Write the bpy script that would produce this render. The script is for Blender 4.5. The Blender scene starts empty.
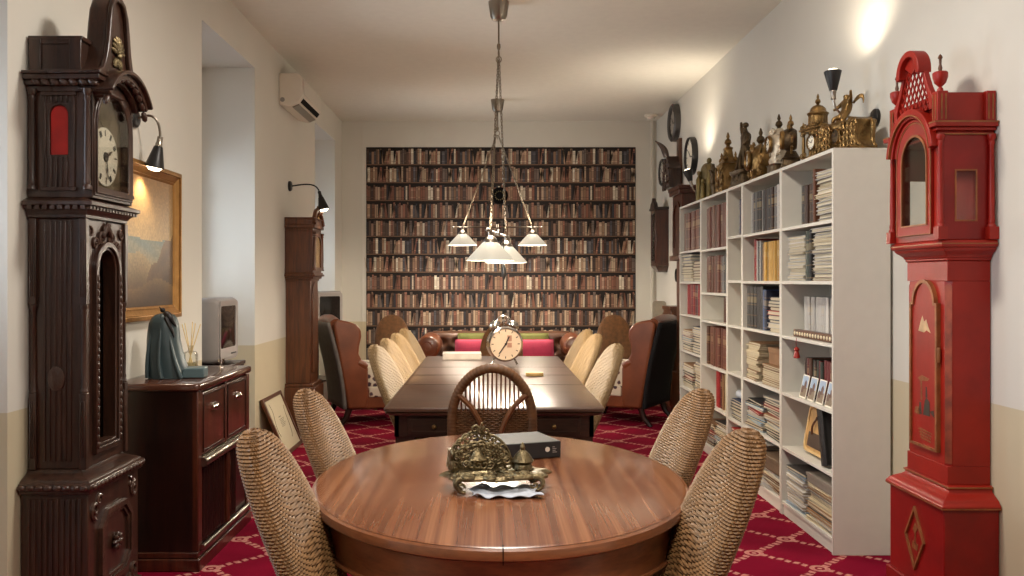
import bpy, bmesh, math, random
from mathutils import Vector, Matrix
PI = math.pi
sin, cos = math.sin, math.cos
rnd = random.Random(11)
S = bpy.context.scene
C = S.collection

# ------------------------------------------------------------------ camera
cam_d = bpy.data.cameras.new('camera')
cam = bpy.data.objects.new('camera', cam_d)
C.objects.link(cam)
cam.location = (0, 0, 1.36)
cam.rotation_euler = (PI/2, 0, 0)
cam_d.sensor_width = 36
cam_d.lens = 36*892/1024
cam_d.shift_x = 22/1024
cam_d.shift_y = -7/1024
cam_d.clip_start = 0.05
S.camera = cam

# ------------------------------------------------------------------ world, exposure
S.view_settings.view_transform = 'Standard'
S.view_settings.look = 'None'
S.view_settings.gamma = 1
S.view_settings.use_curve_mapping = False
S.view_settings.exposure = 0.30
w = bpy.data.worlds.new('daylight_outside')
S.world = w
w.use_nodes = True
w.node_tree.nodes['Background'].inputs[0].default_value = (0.72, 0.86, 1.0, 1)
w.node_tree.nodes['Background'].inputs[1].default_value = 1.0

def light(name, kind, loc, power, color, size=0.1, rot=(0, 0, 0), size_y=None, spot=None, blend=.6):
    d = bpy.data.lights.new(name, kind)
    d.energy = power; d.color = color
    if kind == 'AREA':
        d.size = size
        if size_y: d.shape = 'RECTANGLE'; d.size_y = size_y
    else:
        d.shadow_soft_size = size
    if spot: d.spot_size = spot; d.spot_blend = blend
    o = bpy.data.objects.new(name, d)
    o.location = loc; o.rotation_euler = rot
    C.objects.link(o)
    return o
WARM = (1.0, 0.87, 0.70)
DAY = (0.74, 0.86, 1.0)
# daylight entering by the three tall windows of the side wall (towards +X)
for nm, y, pw in (('daylight_front', 2.35, 45), ('daylight_mid', 6.13, 50), ('daylight_back', 9.65, 30)):
    light(nm, 'AREA', (-2.32, y, 1.75), pw, DAY, 1.0, (0, -PI/2, 0), 2.2).data.shape = 'RECTANGLE'
# fill lights added under the ceiling, out of view, to lift the ambient
for nm, x, y in (('added_fill_light', 0.1, 0.7), ('added_fill_light', 0.1, 3.6)):
    light(nm, 'AREA', (x, y, 3.18), 54, (1.0, .93, .83), .5)

# ------------------------------------------------------------------ mesh builder
class MB:
    def __init__(s):
        s.v = []; s.f = []; s.m = []; s.uv = None; s.mi = 0
    def add(s, vs, fs):
        n = len(s.v)
        s.v += [tuple(p) for p in vs]
        s.f += [tuple(i+n for i in f) for f in fs]
        s.m += [s.mi]*len(fs)
        return n
    def box(s, x0, y0, z0, x1, y1, z1):
        if x0 > x1: x0, x1 = x1, x0
        if y0 > y1: y0, y1 = y1, y0
        if z0 > z1: z0, z1 = z1, z0
        s.add([(x0,y0,z0),(x1,y0,z0),(x1,y1,z0),(x0,y1,z0),(x0,y0,z1),(x1,y0,z1),(x1,y1,z1),(x0,y1,z1)],
              [(0,3,2,1),(4,5,6,7),(0,1,5,4),(1,2,6,5),(2,3,7,6),(3,0,4,7)])
        return s
    def frustum(s, x0, y0, x1, y1, z0, X0, Y0, X1, Y1, z1):
        s.add([(x0,y0,z0),(x1,y0,z0),(x1,y1,z0),(x0,y1,z0),(X0,Y0,z1),(X1,Y0,z1),(X1,Y1,z1),(X0,Y1,z1)],
              [(0,3,2,1),(4,5,6,7),(0,1,5,4),(1,2,6,5),(2,3,7,6),(3,0,4,7)])
        return s
    def tube(s, pts, r, n=8, closed=False, rx=None, caps=True):
        pts = [Vector(p) for p in pts]
        k = len(pts)
        rs = r if isinstance(r, (list, tuple)) else [r]*k
        T = []
        for i in range(k):
            a = pts[i-1] if (i > 0 or closed) else pts[i]
            b = pts[(i+1) % k] if (i < k-1 or closed) else pts[i]
            t = (b-a)
            T.append(t.normalized() if t.length > 1e-9 else Vector((0,0,1)))
        up = Vector((0,1,0)) if abs(T[0].y) < .9 else Vector((1,0,0))
        N = (up - T[0]*up.dot(T[0])).normalized()
        vs = []
        for i in range(k):
            N = (N - T[i]*N.dot(T[i]))
            N = N.normalized() if N.length > 1e-9 else Vector((1,0,0))
            B = T[i].cross(N)
            q = rx if rx else 1.0
            for j in range(n):
                a = 2*PI*j/n
                vs.append(pts[i] + N*(cos(a)*rs[i]*q) + B*(sin(a)*rs[i]))
        fs = []
        for i in range(k if closed else k-1):
            for j in range(n):
                a = i*n+j; b = i*n+(j+1) % n
                c = ((i+1) % k)*n+(j+1) % n; d = ((i+1) % k)*n+j
                fs.append((a, b, c, d))
        if caps and not closed:
            fs.append(tuple(reversed(range(n)))); fs.append(tuple((k-1)*n+j for j in range(n)))
        s.add(vs, fs)
        return s
    def lathe(s, prof, c=(0,0,0), n=20, axis='z', sx=1, sy=1, a0=0, ang=None):
        vs = []; k = len(prof)
        m = n if ang is None else n+1
        for r, z in prof:
            for j in range(m):
                a = a0 + (2*PI if ang is None else ang)*j/n
                p = (cos(a)*r*sx, sin(a)*r*sy, z)
                if axis == 'y': p = (p[0], -p[2], p[1])
                if axis == 'x': p = (p[2], p[0], p[1])
                vs.append((p[0]+c[0], p[1]+c[1], p[2]+c[2]))
        fs = []
        for i in range(k-1):
            for j in range(n):
                j2 = (j+1) % m
                fs.append((i*m+j, i*m+j2, (i+1)*m+j2, (i+1)*m+j))
        if ang is None:
            if prof[0][0] > 1e-6: fs.append(tuple(reversed(range(m))))
            if prof[-1][0] > 1e-6: fs.append(tuple((k-1)*m+j for j in range(m)))
        s.add(vs, fs)
        return s
    def prism(s, poly, d0, d1, plane='xz'):
        def q(a, b, d):
            return {'xz': (a, d, b), 'yz': (d, a, b), 'xy': (a, b, d)}[plane]
        n = len(poly)
        vs = [q(a, b, d0) for a, b in poly]+[q(a, b, d1) for a, b in poly]
        fs = [tuple(range(n)), tuple(reversed(range(n, 2*n)))]
        fs += [(i, i+n, (i+1) % n+n, (i+1) % n) for i in range(n)]
        s.add(vs, fs)
        return s
    def ring(s, po, pi_, d0, d1, plane='xz', dm=None):
        """frame between two outlines of equal count; dm: depth of the inner lip at front"""
        def q(a, b, d):
            return {'xz': (a, d, b), 'yz': (d, a, b), 'xy': (a, b, d)}[plane]
        n = len(po)
        dm = d0 if dm is None else dm
        vs = [q(a,b,d0) for a,b in po]+[q(a,b,dm) for a,b in pi_]+[q(a,b,d1) for a,b in po]+[q(a,b,d1) for a,b in pi_]
        fs = []
        for i in range(n):
            j = (i+1) % n
            fs += [(i, j, n+j, n+i), (2*n+i, 3*n+i, 3*n+j, 2*n+j), (i, 2*n+i, 2*n+j, j), (n+i, n+j, 3*n+j, 3*n+i)]
        s.add(vs, fs)
        return s
    def ell(s, c, r, nu=12, nv=8, rot=None):
        vs = []
        for i in range(nv+1):
            t = PI*i/nv
            for j in range(nu):
                a = 2*PI*j/nu
                p = Vector((sin(t)*cos(a)*r[0], sin(t)*sin(a)*r[1], cos(t)*r[2]))
                if rot is not None: p = rot @ p
                vs.append((p[0]+c[0], p[1]+c[1], p[2]+c[2]))
        fs = []
        for i in range(nv):
            for j in range(nu):
                fs.append((i*nu+j, (i+1)*nu+j, (i+1)*nu+(j+1) % nu, i*nu+(j+1) % nu))
        s.add(vs, fs)
        return s
    def grid(s, fn, nu, nv, closed=False):
        vs = [fn(i/nu, j/nv) for j in range(nv+1) for i in range(nu+1)]
        fs = [(j*(nu+1)+i, j*(nu+1)+i+1, (j+1)*(nu+1)+i+1, (j+1)*(nu+1)+i) for j in range(nv) for i in range(nu)]
        s.add(vs, fs)
        return s
    def loft(s, secs, caps=True):
        n = len(secs[0]); k = len(secs)
        vs = [p for sec in secs for p in sec]
        fs = [(i*n+j, i*n+(j+1) % n, (i+1)*n+(j+1) % n, (i+1)*n+j) for i in range(k-1) for j in range(n)]
        if caps: fs += [tuple(reversed(range(n))), tuple((k-1)*n+j for j in range(n))]
        s.add(vs, fs)
        return s
    def mark(s): return len(s.v)
    def xf(s, M, start=0):
        s.v[start:] = [tuple(M @ Vector(p)) for p in s.v[start:]]
        return s
    def mesh(s, name, mats, smooth=True, angle=38):
        me = bpy.data.meshes.new(name)
        me.from_pydata(s.v, [], s.f)
        mats = mats if isinstance(mats, (list, tuple)) else [mats]
        for m in mats: me.materials.append(m)
        if len(mats) > 1: me.polygons.foreach_set('material_index', s.m)
        bm = bmesh.new(); bm.from_mesh(me)
        bmesh.ops.recalc_face_normals(bm, faces=bm.faces)
        bm.to_mesh(me); bm.free()
        if smooth:
            me.polygons.foreach_set('use_smooth', [True]*len(me.polygons))
            me.set_sharp_from_angle(angle=math.radians(angle))
        me.update()
        return me
    def build(s, name, mats, parent=None, bevel=0, seg=2, smooth=True, angle=38, subsurf=0, solid=0):
        o = bpy.data.objects.new(name, s.mesh(name, mats, smooth, angle))
        C.objects.link(o)
        if parent: o.parent = parent
        if solid:
            md = o.modifiers.new('solid', 'SOLIDIFY'); md.thickness = solid; md.offset = 0
        if bevel:
            md = o.modifiers.new('bevel', 'BEVEL'); md.width = bevel; md.segments = seg
            md.limit_method = 'ANGLE'; md.angle_limit = math.radians(40)
        if subsurf:
            md = o.modifiers.new('subsurf', 'SUBSURF'); md.levels = subsurf; md.render_levels = subsurf
        return o

def thing(name, label, cat, loc=(0,0,0), rz=0, group=None):
    o = bpy.data.objects.new(name, None)
    C.objects.link(o)
    o.empty_display_size = .1
    o.location = loc; o.rotation_euler = (0, 0, rz)
    o['label'] = label; o['category'] = cat
    if group: o['group'] = group
    return o
def tag(o, label, cat, group=None, kind=None):
    o['label'] = label; o['category'] = cat
    if group: o['group'] = group
    if kind: o['kind'] = kind
    return o
def struct(o):
    o['kind'] = 'structure'
    return o
def dup(root, loc, rz, label, group=None):
    r = root.copy(); C.objects.link(r); r.location = loc; r.rotation_euler = (0, 0, rz)
    r['label'] = label
    if group: r['group'] = group
    for ch in list(root.children):
        c = ch.copy(); C.objects.link(c); c.parent = r
        for g in list(ch.children):
            d = g.copy(); C.objects.link(d); d.parent = c
    return r
def skin(name, verts, edges, radii, mat, parent=None, sub=2):
    me = bpy.data.meshes.new(name)
    me.from_pydata(verts, edges, [])
    me.materials.append(mat)
    o = bpy.data.objects.new(name, me); C.objects.link(o)
    if parent: o.parent = parent
    md = o.modifiers.new('skin', 'SKIN')
    md.use_smooth_shade = True
    sv = me.skin_vertices
    if not sv:
        bm = bmesh.new(); bm.from_mesh(me); bm.verts.layers.skin.verify(); bm.to_mesh(me); bm.free()
        sv = me.skin_vertices
    for i, r in enumerate(radii):
        q = r if isinstance(r, tuple) else (r, r)
        sv[0].data[i].radius = q
        sv[0].data[i].use_root = (i == 0)
    md2 = o.modifiers.new('subsurf', 'SUBSURF'); md2.levels = sub; md2.render_levels = sub
    return o
def arch(x0, x1, z0, zs, n=12, shoulder=0, rise=None):
    """outline: rectangle with a round head; zs = spring height; shoulder = step in before the arc"""
    cx = (x0+x1)/2; r = (x1-x0)/2-shoulder
    h = r if rise is None else rise
    p = [(x0, z0), (x1, z0), (x1, zs)]
    if shoulder: p.append((cx+r, zs+1e-4))
    for i in range(1 if not shoulder else 1, n):
        a = PI*i/n
        p.append((cx+cos(a)*r, zs+sin(a)*h))
    if shoulder: p.append((cx-r, zs+1e-4))
    p.append((x0, zs))
    return p

# ------------------------------------------------------------------ materials
def srgb(r, g, b):
    f = lambda c: (c/255/12.92) if c/255 <= .04045 else ((c/255+.055)/1.055)**2.4
    return (f(r), f(g), f(b), 1)
class NT:
    def __init__(s, name):
        s.m = bpy.data.materials.new(name); s.m.use_nodes = True
        s.t = s.m.node_tree; s.b = s.t.nodes['Principled BSDF']; s.out = s.t.nodes['Material Output']
    def n(s, ty, **kw):
        nd = s.t.nodes.new(ty)
        for k, v in kw.items():
            setattr(nd, k, v)
        return nd
    def l(s, a, b): s.t.links.new(a, b)
    def mth(s, op, a, b=None, c=None, clamp=False):
        nd = s.n('ShaderNodeMath', operation=op, use_clamp=clamp)
        for i, x in enumerate((a, b, c)):
            if x is None: continue
            if hasattr(x, 'is_linked'): s.l(x, nd.inputs[i])
            else: nd.inputs[i].default_value = x
        return nd.outputs[0]
    def mix(s, fac, a, b, blend='MIX'):
        nd = s.n('ShaderNodeMix', data_type='RGBA', blend_type=blend)
        for i, x in ((0, fac), (6, a), (7, b)):
            if hasattr(x, 'is_linked'): s.l(x, nd.inputs[i])
            else: nd.inputs[i].default_value = x
        return nd.outputs[2]
    def ramp(s, fac, stops):
        nd = s.n('ShaderNodeValToRGB')
        e = nd.color_ramp.elements
        while len(e) < len(stops): e.new(.5)
        for el, (p, c) in zip(e, stops): el.position = p; el.color = c
        s.l(fac, nd.inputs[0])
        return nd.outputs[0]
    def coord(s, which='Object', scale=(1,1,1), rot=(0,0,0)):
        tc = s.n('ShaderNodeTexCoord'); mp = s.n('ShaderNodeMapping')
        mp.inputs['Scale'].default_value = scale
        mp.inputs['Rotation'].default_value = rot
        s.l(tc.outputs[which], mp.inputs[0])
        return mp.outputs[0]
    def noise(s, vec, scale=5, detail=3, rough=.5, dist=0):
        nd = s.n('ShaderNodeTexNoise')
        nd.inputs['Scale'].default_value = scale; nd.inputs['Detail'].default_value = detail
        nd.inputs['Roughness'].default_value = rough; nd.inputs['Distortion'].default_value = dist
        if vec is not None: s.l(vec, nd.inputs['Vector'])
        return nd.outputs[0]
    def bump(s, h, strength=.3, dist=.01):
        nd = s.n('ShaderNodeBump')
        nd.inputs['Strength'].default_value = strength; nd.inputs['Distance'].default_value = dist
        s.l(h, nd.inputs['Height']); s.l(nd.outputs[0], s.b.inputs['Normal'])
    def set(s, rough=.5, metal=0, color=None, coat=0, spec=.5, sheen=0, emit=None, es=0, trans=0, alpha=1):
        i = s.b.inputs
        i['Roughness'].default_value = rough; i['Metallic'].default_value = metal
        i['Specular IOR Level'].default_value = spec
        i['Coat Weight'].default_value = coat; i['Coat Roughness'].default_value = .12
        i['Sheen Weight'].default_value = sheen
        i['Transmission Weight'].default_value = trans
        if color is not None:
            if hasattr(color, 'is_linked'): s.l(color, i['Base Color'])
            else: i['Base Color'].default_value = color
        if emit: i['Emission Color'].default_value = emit; i['Emission Strength'].default_value = es
        return s.m
def plain(name, c, rough=.5, metal=0, bump=0, bscale=60, var=.12, coat=0, spec=.5, sheen=0):
    t = NT(name)
    v = t.coord('Object')
    nz = t.noise(v, bscale*.25, 4)
    d = tuple(x*(1-var) for x in c[:3])+(1,); e = tuple(min(1, x*(1+var)) for x in c[:3])+(1,)
    col = t.ramp(nz, [(.3, d), (.7, e)])
    if bump: t.bump(t.noise(v, bscale, 3), bump, .01)
    return t.set(rough, metal, col, coat, spec, sheen)
def wood(name, dark, light_, scale=(14, 14, 1.2), rough=.34, coat=.25, bump=.06, streak=.5, fig=0):
    t = NT(name)
    v = t.coord('Object', scale)
    a = t.noise(v, 2.2, 5, .6, .6)
    v2 = t.coord('Object', tuple(x*4 for x in scale))
    b = t.noise(v2, 3, 3, .6)
    m = t.mth('ADD', t.mth('MULTIPLY', a, 1-streak*.5), t.mth('MULTIPLY', b, streak*.5))
    if fig:
        v3 = t.coord('Object', (1, 1, 1))
        m = t.mth('ADD', m, t.mth('MULTIPLY', t.mth('SUBTRACT', t.noise(v3, 3, 2, .5, 1.5), .5), fig))
    col = t.ramp(m, [(.32, dark), (.68, light_)])
    t.bump(b, bump, .004)
    return t.set(rough, 0, col, coat)
def emis(name, c, s):
    t = NT(name)
    return t.set(.4, 0, c, emit=c, es=s)
def glass(name, tint=(1,1,1,1), refl=1.0):
    t = NT(name)
    tr = t.n('ShaderNodeBsdfTransparent'); tr.inputs[0].default_value = tint
    gl = t.n('ShaderNodeBsdfGlossy'); gl.inputs['Roughness'].default_value = .03
    fr = t.n('ShaderNodeFresnel'); fr.inputs[0].default_value = 1.5
    mx = t.n('ShaderNodeMixShader')
    t.l(t.mth('MULTIPLY', fr.outputs[0], refl, clamp=True), mx.inputs[0])
    t.l(tr.outputs[0], mx.inputs[1]); t.l(gl.outputs[0], mx.inputs[2])
    t.l(mx.outputs[0], t.out.inputs[0])
    return t.m

def wall_mat():
    t = NT('wall_paint')
    g = t.n('ShaderNodeNewGeometry'); sp = t.n('ShaderNodeSeparateXYZ')
    t.l(g.outputs['Position'], sp.inputs[0])
    up = t.mth('GREATER_THAN', sp.outputs[2], .873)
    nz = t.noise(g.outputs['Position'], 1.3, 4)
    hi = t.ramp(nz, [(.3, srgb(206, 202, 192)), (.7, srgb(211, 207, 197))])
    lo = t.ramp(nz, [(.3, srgb(192, 180, 152)), (.7, srgb(200, 188, 160))])
    t.bump(t.noise(g.outputs['Position'], 90, 2), .05, .004)
    return t.set(.75, 0, t.mix(up, lo, hi), spec=.3)
M_wall = wall_mat()
M_ceil = plain('ceiling_paint', srgb(218, 214, 202), .85, bump=.03, var=.02, spec=.2)

def carpet_mat():
    t = NT('red_trellis_carpet')
    g = t.n('ShaderNodeNewGeometry'); sp = t.n('ShaderNodeSeparateXYZ')
    t.l(g.outputs['Position'], sp.inputs[0])
    x = t.mth('SUBTRACT', sp.outputs[0], 1.56); y = t.mth('SUBTRACT', sp.outputs[1], 4.70)
    P_ = .48
    a = t.mth('DIVIDE', t.mth('ADD', x, y), P_); b = t.mth('DIVIDE', t.mth('SUBTRACT', x, y), P_)
    def near(q):   # distance to the nearest integer
        return t.mth('ABSOLUTE', t.mth('SUBTRACT', q, t.mth('ROUND', q)))
    def wob(q): return t.mth('MULTIPLY', t.mth('SINE', t.mth('MULTIPLY', q, 2*PI*4)), .012)
    da = near(t.mth('ADD', a, wob(b))); db = near(t.mth('ADD', b, wob(a)))
    la = t.mth('MULTIPLY', t.mth('LESS_THAN', da, .048), t.mth('GREATER_THAN', t.mth('SINE', t.mth('MULTIPLY', b, 2*PI*8)), -.45))
    lb = t.mth('MULTIPLY', t.mth('LESS_THAN', db, .048), t.mth('GREATER_THAN', t.mth('SINE', t.mth('MULTIPLY', a, 2*PI*8)), -.45))
    na = near(a); nb = near(b)
    rr = t.mth('SQRT', t.mth('ADD', t.mth('MULTIPLY', na, na), t.mth('MULTIPLY', nb, nb)))
    ringm = t.mth('LESS_THAN', t.mth('ABSOLUTE', t.mth('SUBTRACT', rr, .105)), .034)
    dot = t.mth('LESS_THAN', rr, .035)
    inside = t.mth('GREATER_THAN', rr, .13)
    ln = t.mth('MULTIPLY', t.mth('MAXIMUM', la, lb), inside)
    mask = t.mth('MAXIMUM', ln, t.mth('MAXIMUM', ringm, dot))
    nz = t.noise(g.outputs['Position'], 60, 3)
    n2 = t.noise(g.outputs['Position'], 2.5, 3)
    red = t.ramp(n2, [(.3, srgb(106, 9, 33)), (.7, srgb(126, 13, 42))])
    pink = t.ramp(nz, [(.3, srgb(190, 120, 112)), (.7, srgb(222, 170, 150))])
    col = t.mix(t.mth('MULTIPLY', mask, .66), red, pink)
    t.bump(t.noise(g.outputs['Position'], 400, 2), .4, .004)
    return t.set(.95, 0, col, spec=.05)
M_carpet = carpet_mat()
M_dark = wood('dark_carved_oak', srgb(25, 14, 10), srgb(70, 43, 30), (16, 16, 1.5), .36, .25)
M_darkc = plain('dark_carved_relief', srgb(62, 40, 29), .4, bump=.35, bscale=55, var=.35, coat=.2)
M_black = plain('black_and_shade', srgb(10, 8, 8), .7, var=.05, spec=.08)
M_mahog = wood('red_mahogany', srgb(36, 14, 8), srgb(86, 40, 22), (12, 12, 1.2), .28, .4)
M_mahogd = wood('dark_mahogany_side', srgb(17, 7, 6), srgb(44, 18, 11), (12, 12, 1.2), .3, .3)
M_clockb = wood('brown_clock_oak', srgb(52, 26, 13), srgb(108, 62, 33), (14, 14, 1.1), .36, .25)
M_tabled = wood('dark_table_oak', srgb(44, 28, 21), srgb(94, 64, 48), (1.3, 14, 14), .3, .4)
M_tabledx = wood('dark_table_edge', srgb(22, 14, 10), srgb(66, 44, 31), (1.5, 14, 14), .34, .3)
M_goldf = plain('gilded_frame', srgb(158, 116, 64), .40, .7, bump=.15, var=.2)
M_brass = plain('aged_brass', srgb(132, 104, 64), .36, .9, bump=.5, bscale=70, var=.45)
M_brassd = plain('dark_bronze', srgb(84, 68, 48), .42, .8, bump=.4, bscale=80, var=.4)
M_olive = plain('olive_bronze', srgb(112, 96, 58), .45, .7, bump=.4, bscale=60, var=.35)
M_silver = plain('silvered_porcelain', srgb(196, 182, 160), .3, .35, bump=.5, bscale=60, var=.3)
M_pewter = plain('antique_brass', srgb(122, 108, 80), .36, .9, bump=.5, bscale=90, var=.45)
M_chrome = plain('chrome', srgb(205, 200, 195), .14, 1, var=.04)
M_steel = plain('brushed_steel', srgb(150, 140, 128), .28, 1, var=.08)
M_chain = plain('chain_metal', srgb(130, 116, 98), .35, .9, var=.2)
M_blackm = plain('black_metal', srgb(34, 31, 30), .4, .3, var=.1)
M_white = plain('white_melamine', srgb(207, 202, 190), .5, var=.02)
M_plast = plain('white_plastic', srgb(222, 214, 200), .4, var=.02)
M_ivory = plain('dial_enamel', srgb(236, 228, 210), .35, var=.03)
M_ink = plain('dial_ink', srgb(24, 20, 20), .5, var=.05)
M_red = plain('red_lacquer', srgb(142, 26, 13), .42, bump=.05, bscale=30, var=.16, coat=.06, spec=.35)
M_redd = plain('deep_red_lacquer', srgb(126, 14, 10), .38, bump=.05, bscale=25, var=.2, coat=.08, spec=.35)
M_gold = plain('gold_line', srgb(142, 88, 50), .45, .4, var=.35, bump=.2)
M_velvet = plain('red_velvet', srgb(176, 34, 28), .9, var=.3, bscale=30, sheen=.4)
M_leather = plain('brown_leather', srgb(112, 60, 34), .36, bump=.06, bscale=26, var=.22, coat=.1)
M_leatherd = plain('dark_brown_leather', srgb(84, 54, 38), .34, bump=.06, bscale=26, var=.22, coat=.15)
M_greyf = plain('grey_fabric', srgb(104, 98, 92), .9, bump=.2, var=.1)
M_blackf = plain('black_fabric', srgb(16, 15, 17), .95, bump=.1, var=.1)
M_pink = plain('pink_fabric', srgb(182, 46, 82), .85, bump=.15, var=.08, sheen=.3)
M_green = plain('green_fabric', srgb(98, 100, 34), .85, bump=.15, var=.1, sheen=.3)
M_teal = plain('teal_patina', srgb(56, 71, 74), .42, .1, bump=.1, bscale=20, var=.22)
M_teall = plain('pale_teal_patina', srgb(84, 104, 108), .4, .1, bump=.1, bscale=20, var=.15)
M_tv = plain('grey_plastic', srgb(146, 140, 136), .45, var=.03)
M_tvd = plain('dark_grey_plastic', srgb(66, 62, 62), .5, var=.05)
M_screen = plain('dark_screen', srgb(20, 18, 18), .12, var=.1)
M_cloth = plain('white_cloth', srgb(180, 184, 192), .9, bump=.2, bscale=18, var=.05)
M_paper = plain('paper', srgb(214, 200, 170), .85, var=.06)
M_pages = plain('page_edges', srgb(206, 194, 168), .9, bump=.3, bscale=150, var=.12)
M_opal = emis('opal_glass_shade', (1.0, .90, .70, 1), .36)
M_opal.node_tree.nodes['Principled BSDF'].inputs['Base Color'].default_value = (.30, .28, .24, 1)
M_bulb = emis('lamp_bulb', (1.0, .86, .62, 1), 5)
M_glass = glass('clear_glass')
M_glassd = glass('clock_glass', (.97, .97, .95, 1), .45)
M_wick = plain('tan_wicker', srgb(126, 91, 54), .55, bump=.1, bscale=100, var=.25)
M_wickr = plain('brown_wicker', srgb(108, 76, 44), .55, bump=.1, bscale=100, var=.3)
M_wickc = plain('cream_wicker', srgb(142, 116, 78), .6, bump=.1, bscale=100, var=.12)
M_wickb = plain('dark_wicker', srgb(102, 68, 38), .5, bump=.1, bscale=100, var=.3)
M_rattan = plain('brown_rattan_cane', srgb(108, 66, 34), .4, var=.25, coat=.2)

def oval_wood():
    t = NT('striped_sapele')
    v = t.coord('Object', (26, .30, 1)); a = t.noise(v, 1.6, 3, .55, .1)
    v2 = t.coord('Object', (110, 1.2, 1)); b = t.noise(v2, 1.5, 3)
    m = t.mth('ADD', t.mth('MULTIPLY', a, .7), t.mth('MULTIPLY', b, .3))
    col = t.ramp(m, [(.34, srgb(96, 52, 30)), (.5, srgb(124, 74, 46)), (.66, srgb(150, 98, 64))])
    return t.set(.24, 0, col, .45)
M_oval = oval_wood()
M_ovale = wood('sapele_edge', srgb(96, 54, 32), srgb(150, 92, 56), (3, 3, 14), .28, .4)

def floral_mat():
    t = NT('floral_cloth')
    v = t.coord('Object'); vo = t.n('ShaderNodeTexVoronoi'); vo.inputs['Scale'].default_value = 16
    t.l(v, vo.inputs['Vector'])
    nz = t.noise(v, 22, 3, .6, 1)
    m = t.mth('ADD', vo.outputs[0], t.mth('MULTIPLY', nz, .5))
    col = t.ramp(m, [(.50, srgb(62, 50, 56)), (.58, srgb(128, 84, 78)), (.66, srgb(196, 184, 164))])
    return t.set(.9, 0, col)
M_floral = floral_mat()
def objcol(name, bands=True, rough=.55):
    t = NT(name)
    oi = t.n('ShaderNodeObjectInfo'); tc = t.n('ShaderNodeTexCoord'); sp = t.n('ShaderNodeSeparateXYZ')
    t.l(tc.outputs['Object'], sp.inputs[0])
    nz = t.noise(tc.outputs['Object'], 6, 4)
    c = t.mix(t.mth('MULTIPLY', nz, .62 if bands else .35), oi.outputs['Color'], (.012, .009, .006, 1))
    if bands:
        z = sp.outputs[2]
        k = t.mth('MULTIPLY', t.mth('GREATER_THAN', t.mth('SINE', t.mth('MULTIPLY', z, 2*PI*4)), .95), t.mth('GREATER_THAN', oi.outputs['Random'], .5))
        lab = t.mth('COMPARE', z, .68, .07)
        c = t.mix(t.mth('MULTIPLY', k, .22), c, srgb(176, 136, 80))
        rr = t.mth('GREATER_THAN', oi.outputs['Random'], .55)
        c = t.mix(t.mth('MULTIPLY', t.mth('MULTIPLY', lab, rr), .25), c, srgb(200, 176, 130))
    return t.set(rough, 0, c)
M_book = objcol('book_cover')
M_mag = objcol('paper_cover', False, .6)
def attr_mat(name, rough=.6, nscale=120, amt=.25):
    t = NT(name)
    at = t.n('ShaderNodeAttribute', attribute_name='Col')
    nz = t.noise(t.coord('Object'), nscale, 3)
    c = t.mix(t.mth('MULTIPLY', nz, amt), at.outputs['Color'], (.03, .02, .015, 1))
    return t.set(rough, 0, c, spec=.3)
# ================================================================== the room
XL, XR, YB, HC, Y0 = -1.78, 2.0, 10.72, 3.28, -3.0
struct(MB().box(-2.3, Y0, -.05, XR+.1, YB+.1, 0).build('floor', M_carpet, smooth=False))
struct(MB().box(-2.3, Y0-.1, HC, XR+.1, YB+.1, HC+.08).build('ceiling', M_ceil, smooth=False))
struct(MB().box(XR, Y0, 0, XR+.1, YB, HC).build('wall_right', M_wall, smooth=False))
struct(MB().box(-2.3, YB, 0, XR+.1, YB+.1, HC).build('wall_back', M_wall, smooth=False))
struct(MB().box(-2.3, Y0-.1, 0, XR+.1, Y0, HC).build('wall_front', M_wall, smooth=False))
REC = [(1.55, 3.29), (5.51, 6.75), (9.07, 10.24)]
mb = MB(); y = Y0
for a, b in REC:
    mb.box(-2.3, y, 0, XL, a, HC)
    mb.box(-2.3, a, 2.975, XL, b, HC)
    y = b
mb.box(-2.3, y, 0, XL, YB, HC)
struct(mb.build('wall_left', M_wall, smooth=False))
for i, (a, b) in enumerate(REC):
    m = MB(); X = -2.24
    for q in (a+.002, (a+b)/2-.025, b-.052): m.box(X, q, 0, X+.05, q+.05, 2.973)
    for z in (0, .9, 2.0, 2.923): m.box(X, a+.002, z, X+.05, b-.002, z+.05)
    wf = struct(m.build('window_%d' % (i+1), M_white, smooth=False))
    g = MB().box(X+.02, a+.05, .05, X+.026, b-.05, 2.92).build('pane', M_glass, wf, smooth=False)
struct(MB().box(-1.75, YB-.012, 0, 1.95, YB, .09).build('baseboard_back', M_white, bevel=.003))
struct(MB().box(XL, 6.76, 0, XL+.012, 9.06, .09).build('baseboard_left', M_white, bevel=.003))
struct(MB().box(XR-.012, 8.05, 0, XR, YB-.02, .09).build('baseboard_right', M_white, bevel=.003))
struct(MB().box(1.93, YB-.03, .1, 1.96, YB, HC).build('trim_1', M_white, bevel=.004))
struct(MB().box(-1.545, YB-.006, .1, -1.525, YB, HC).build('trim_2', M_wall))

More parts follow.
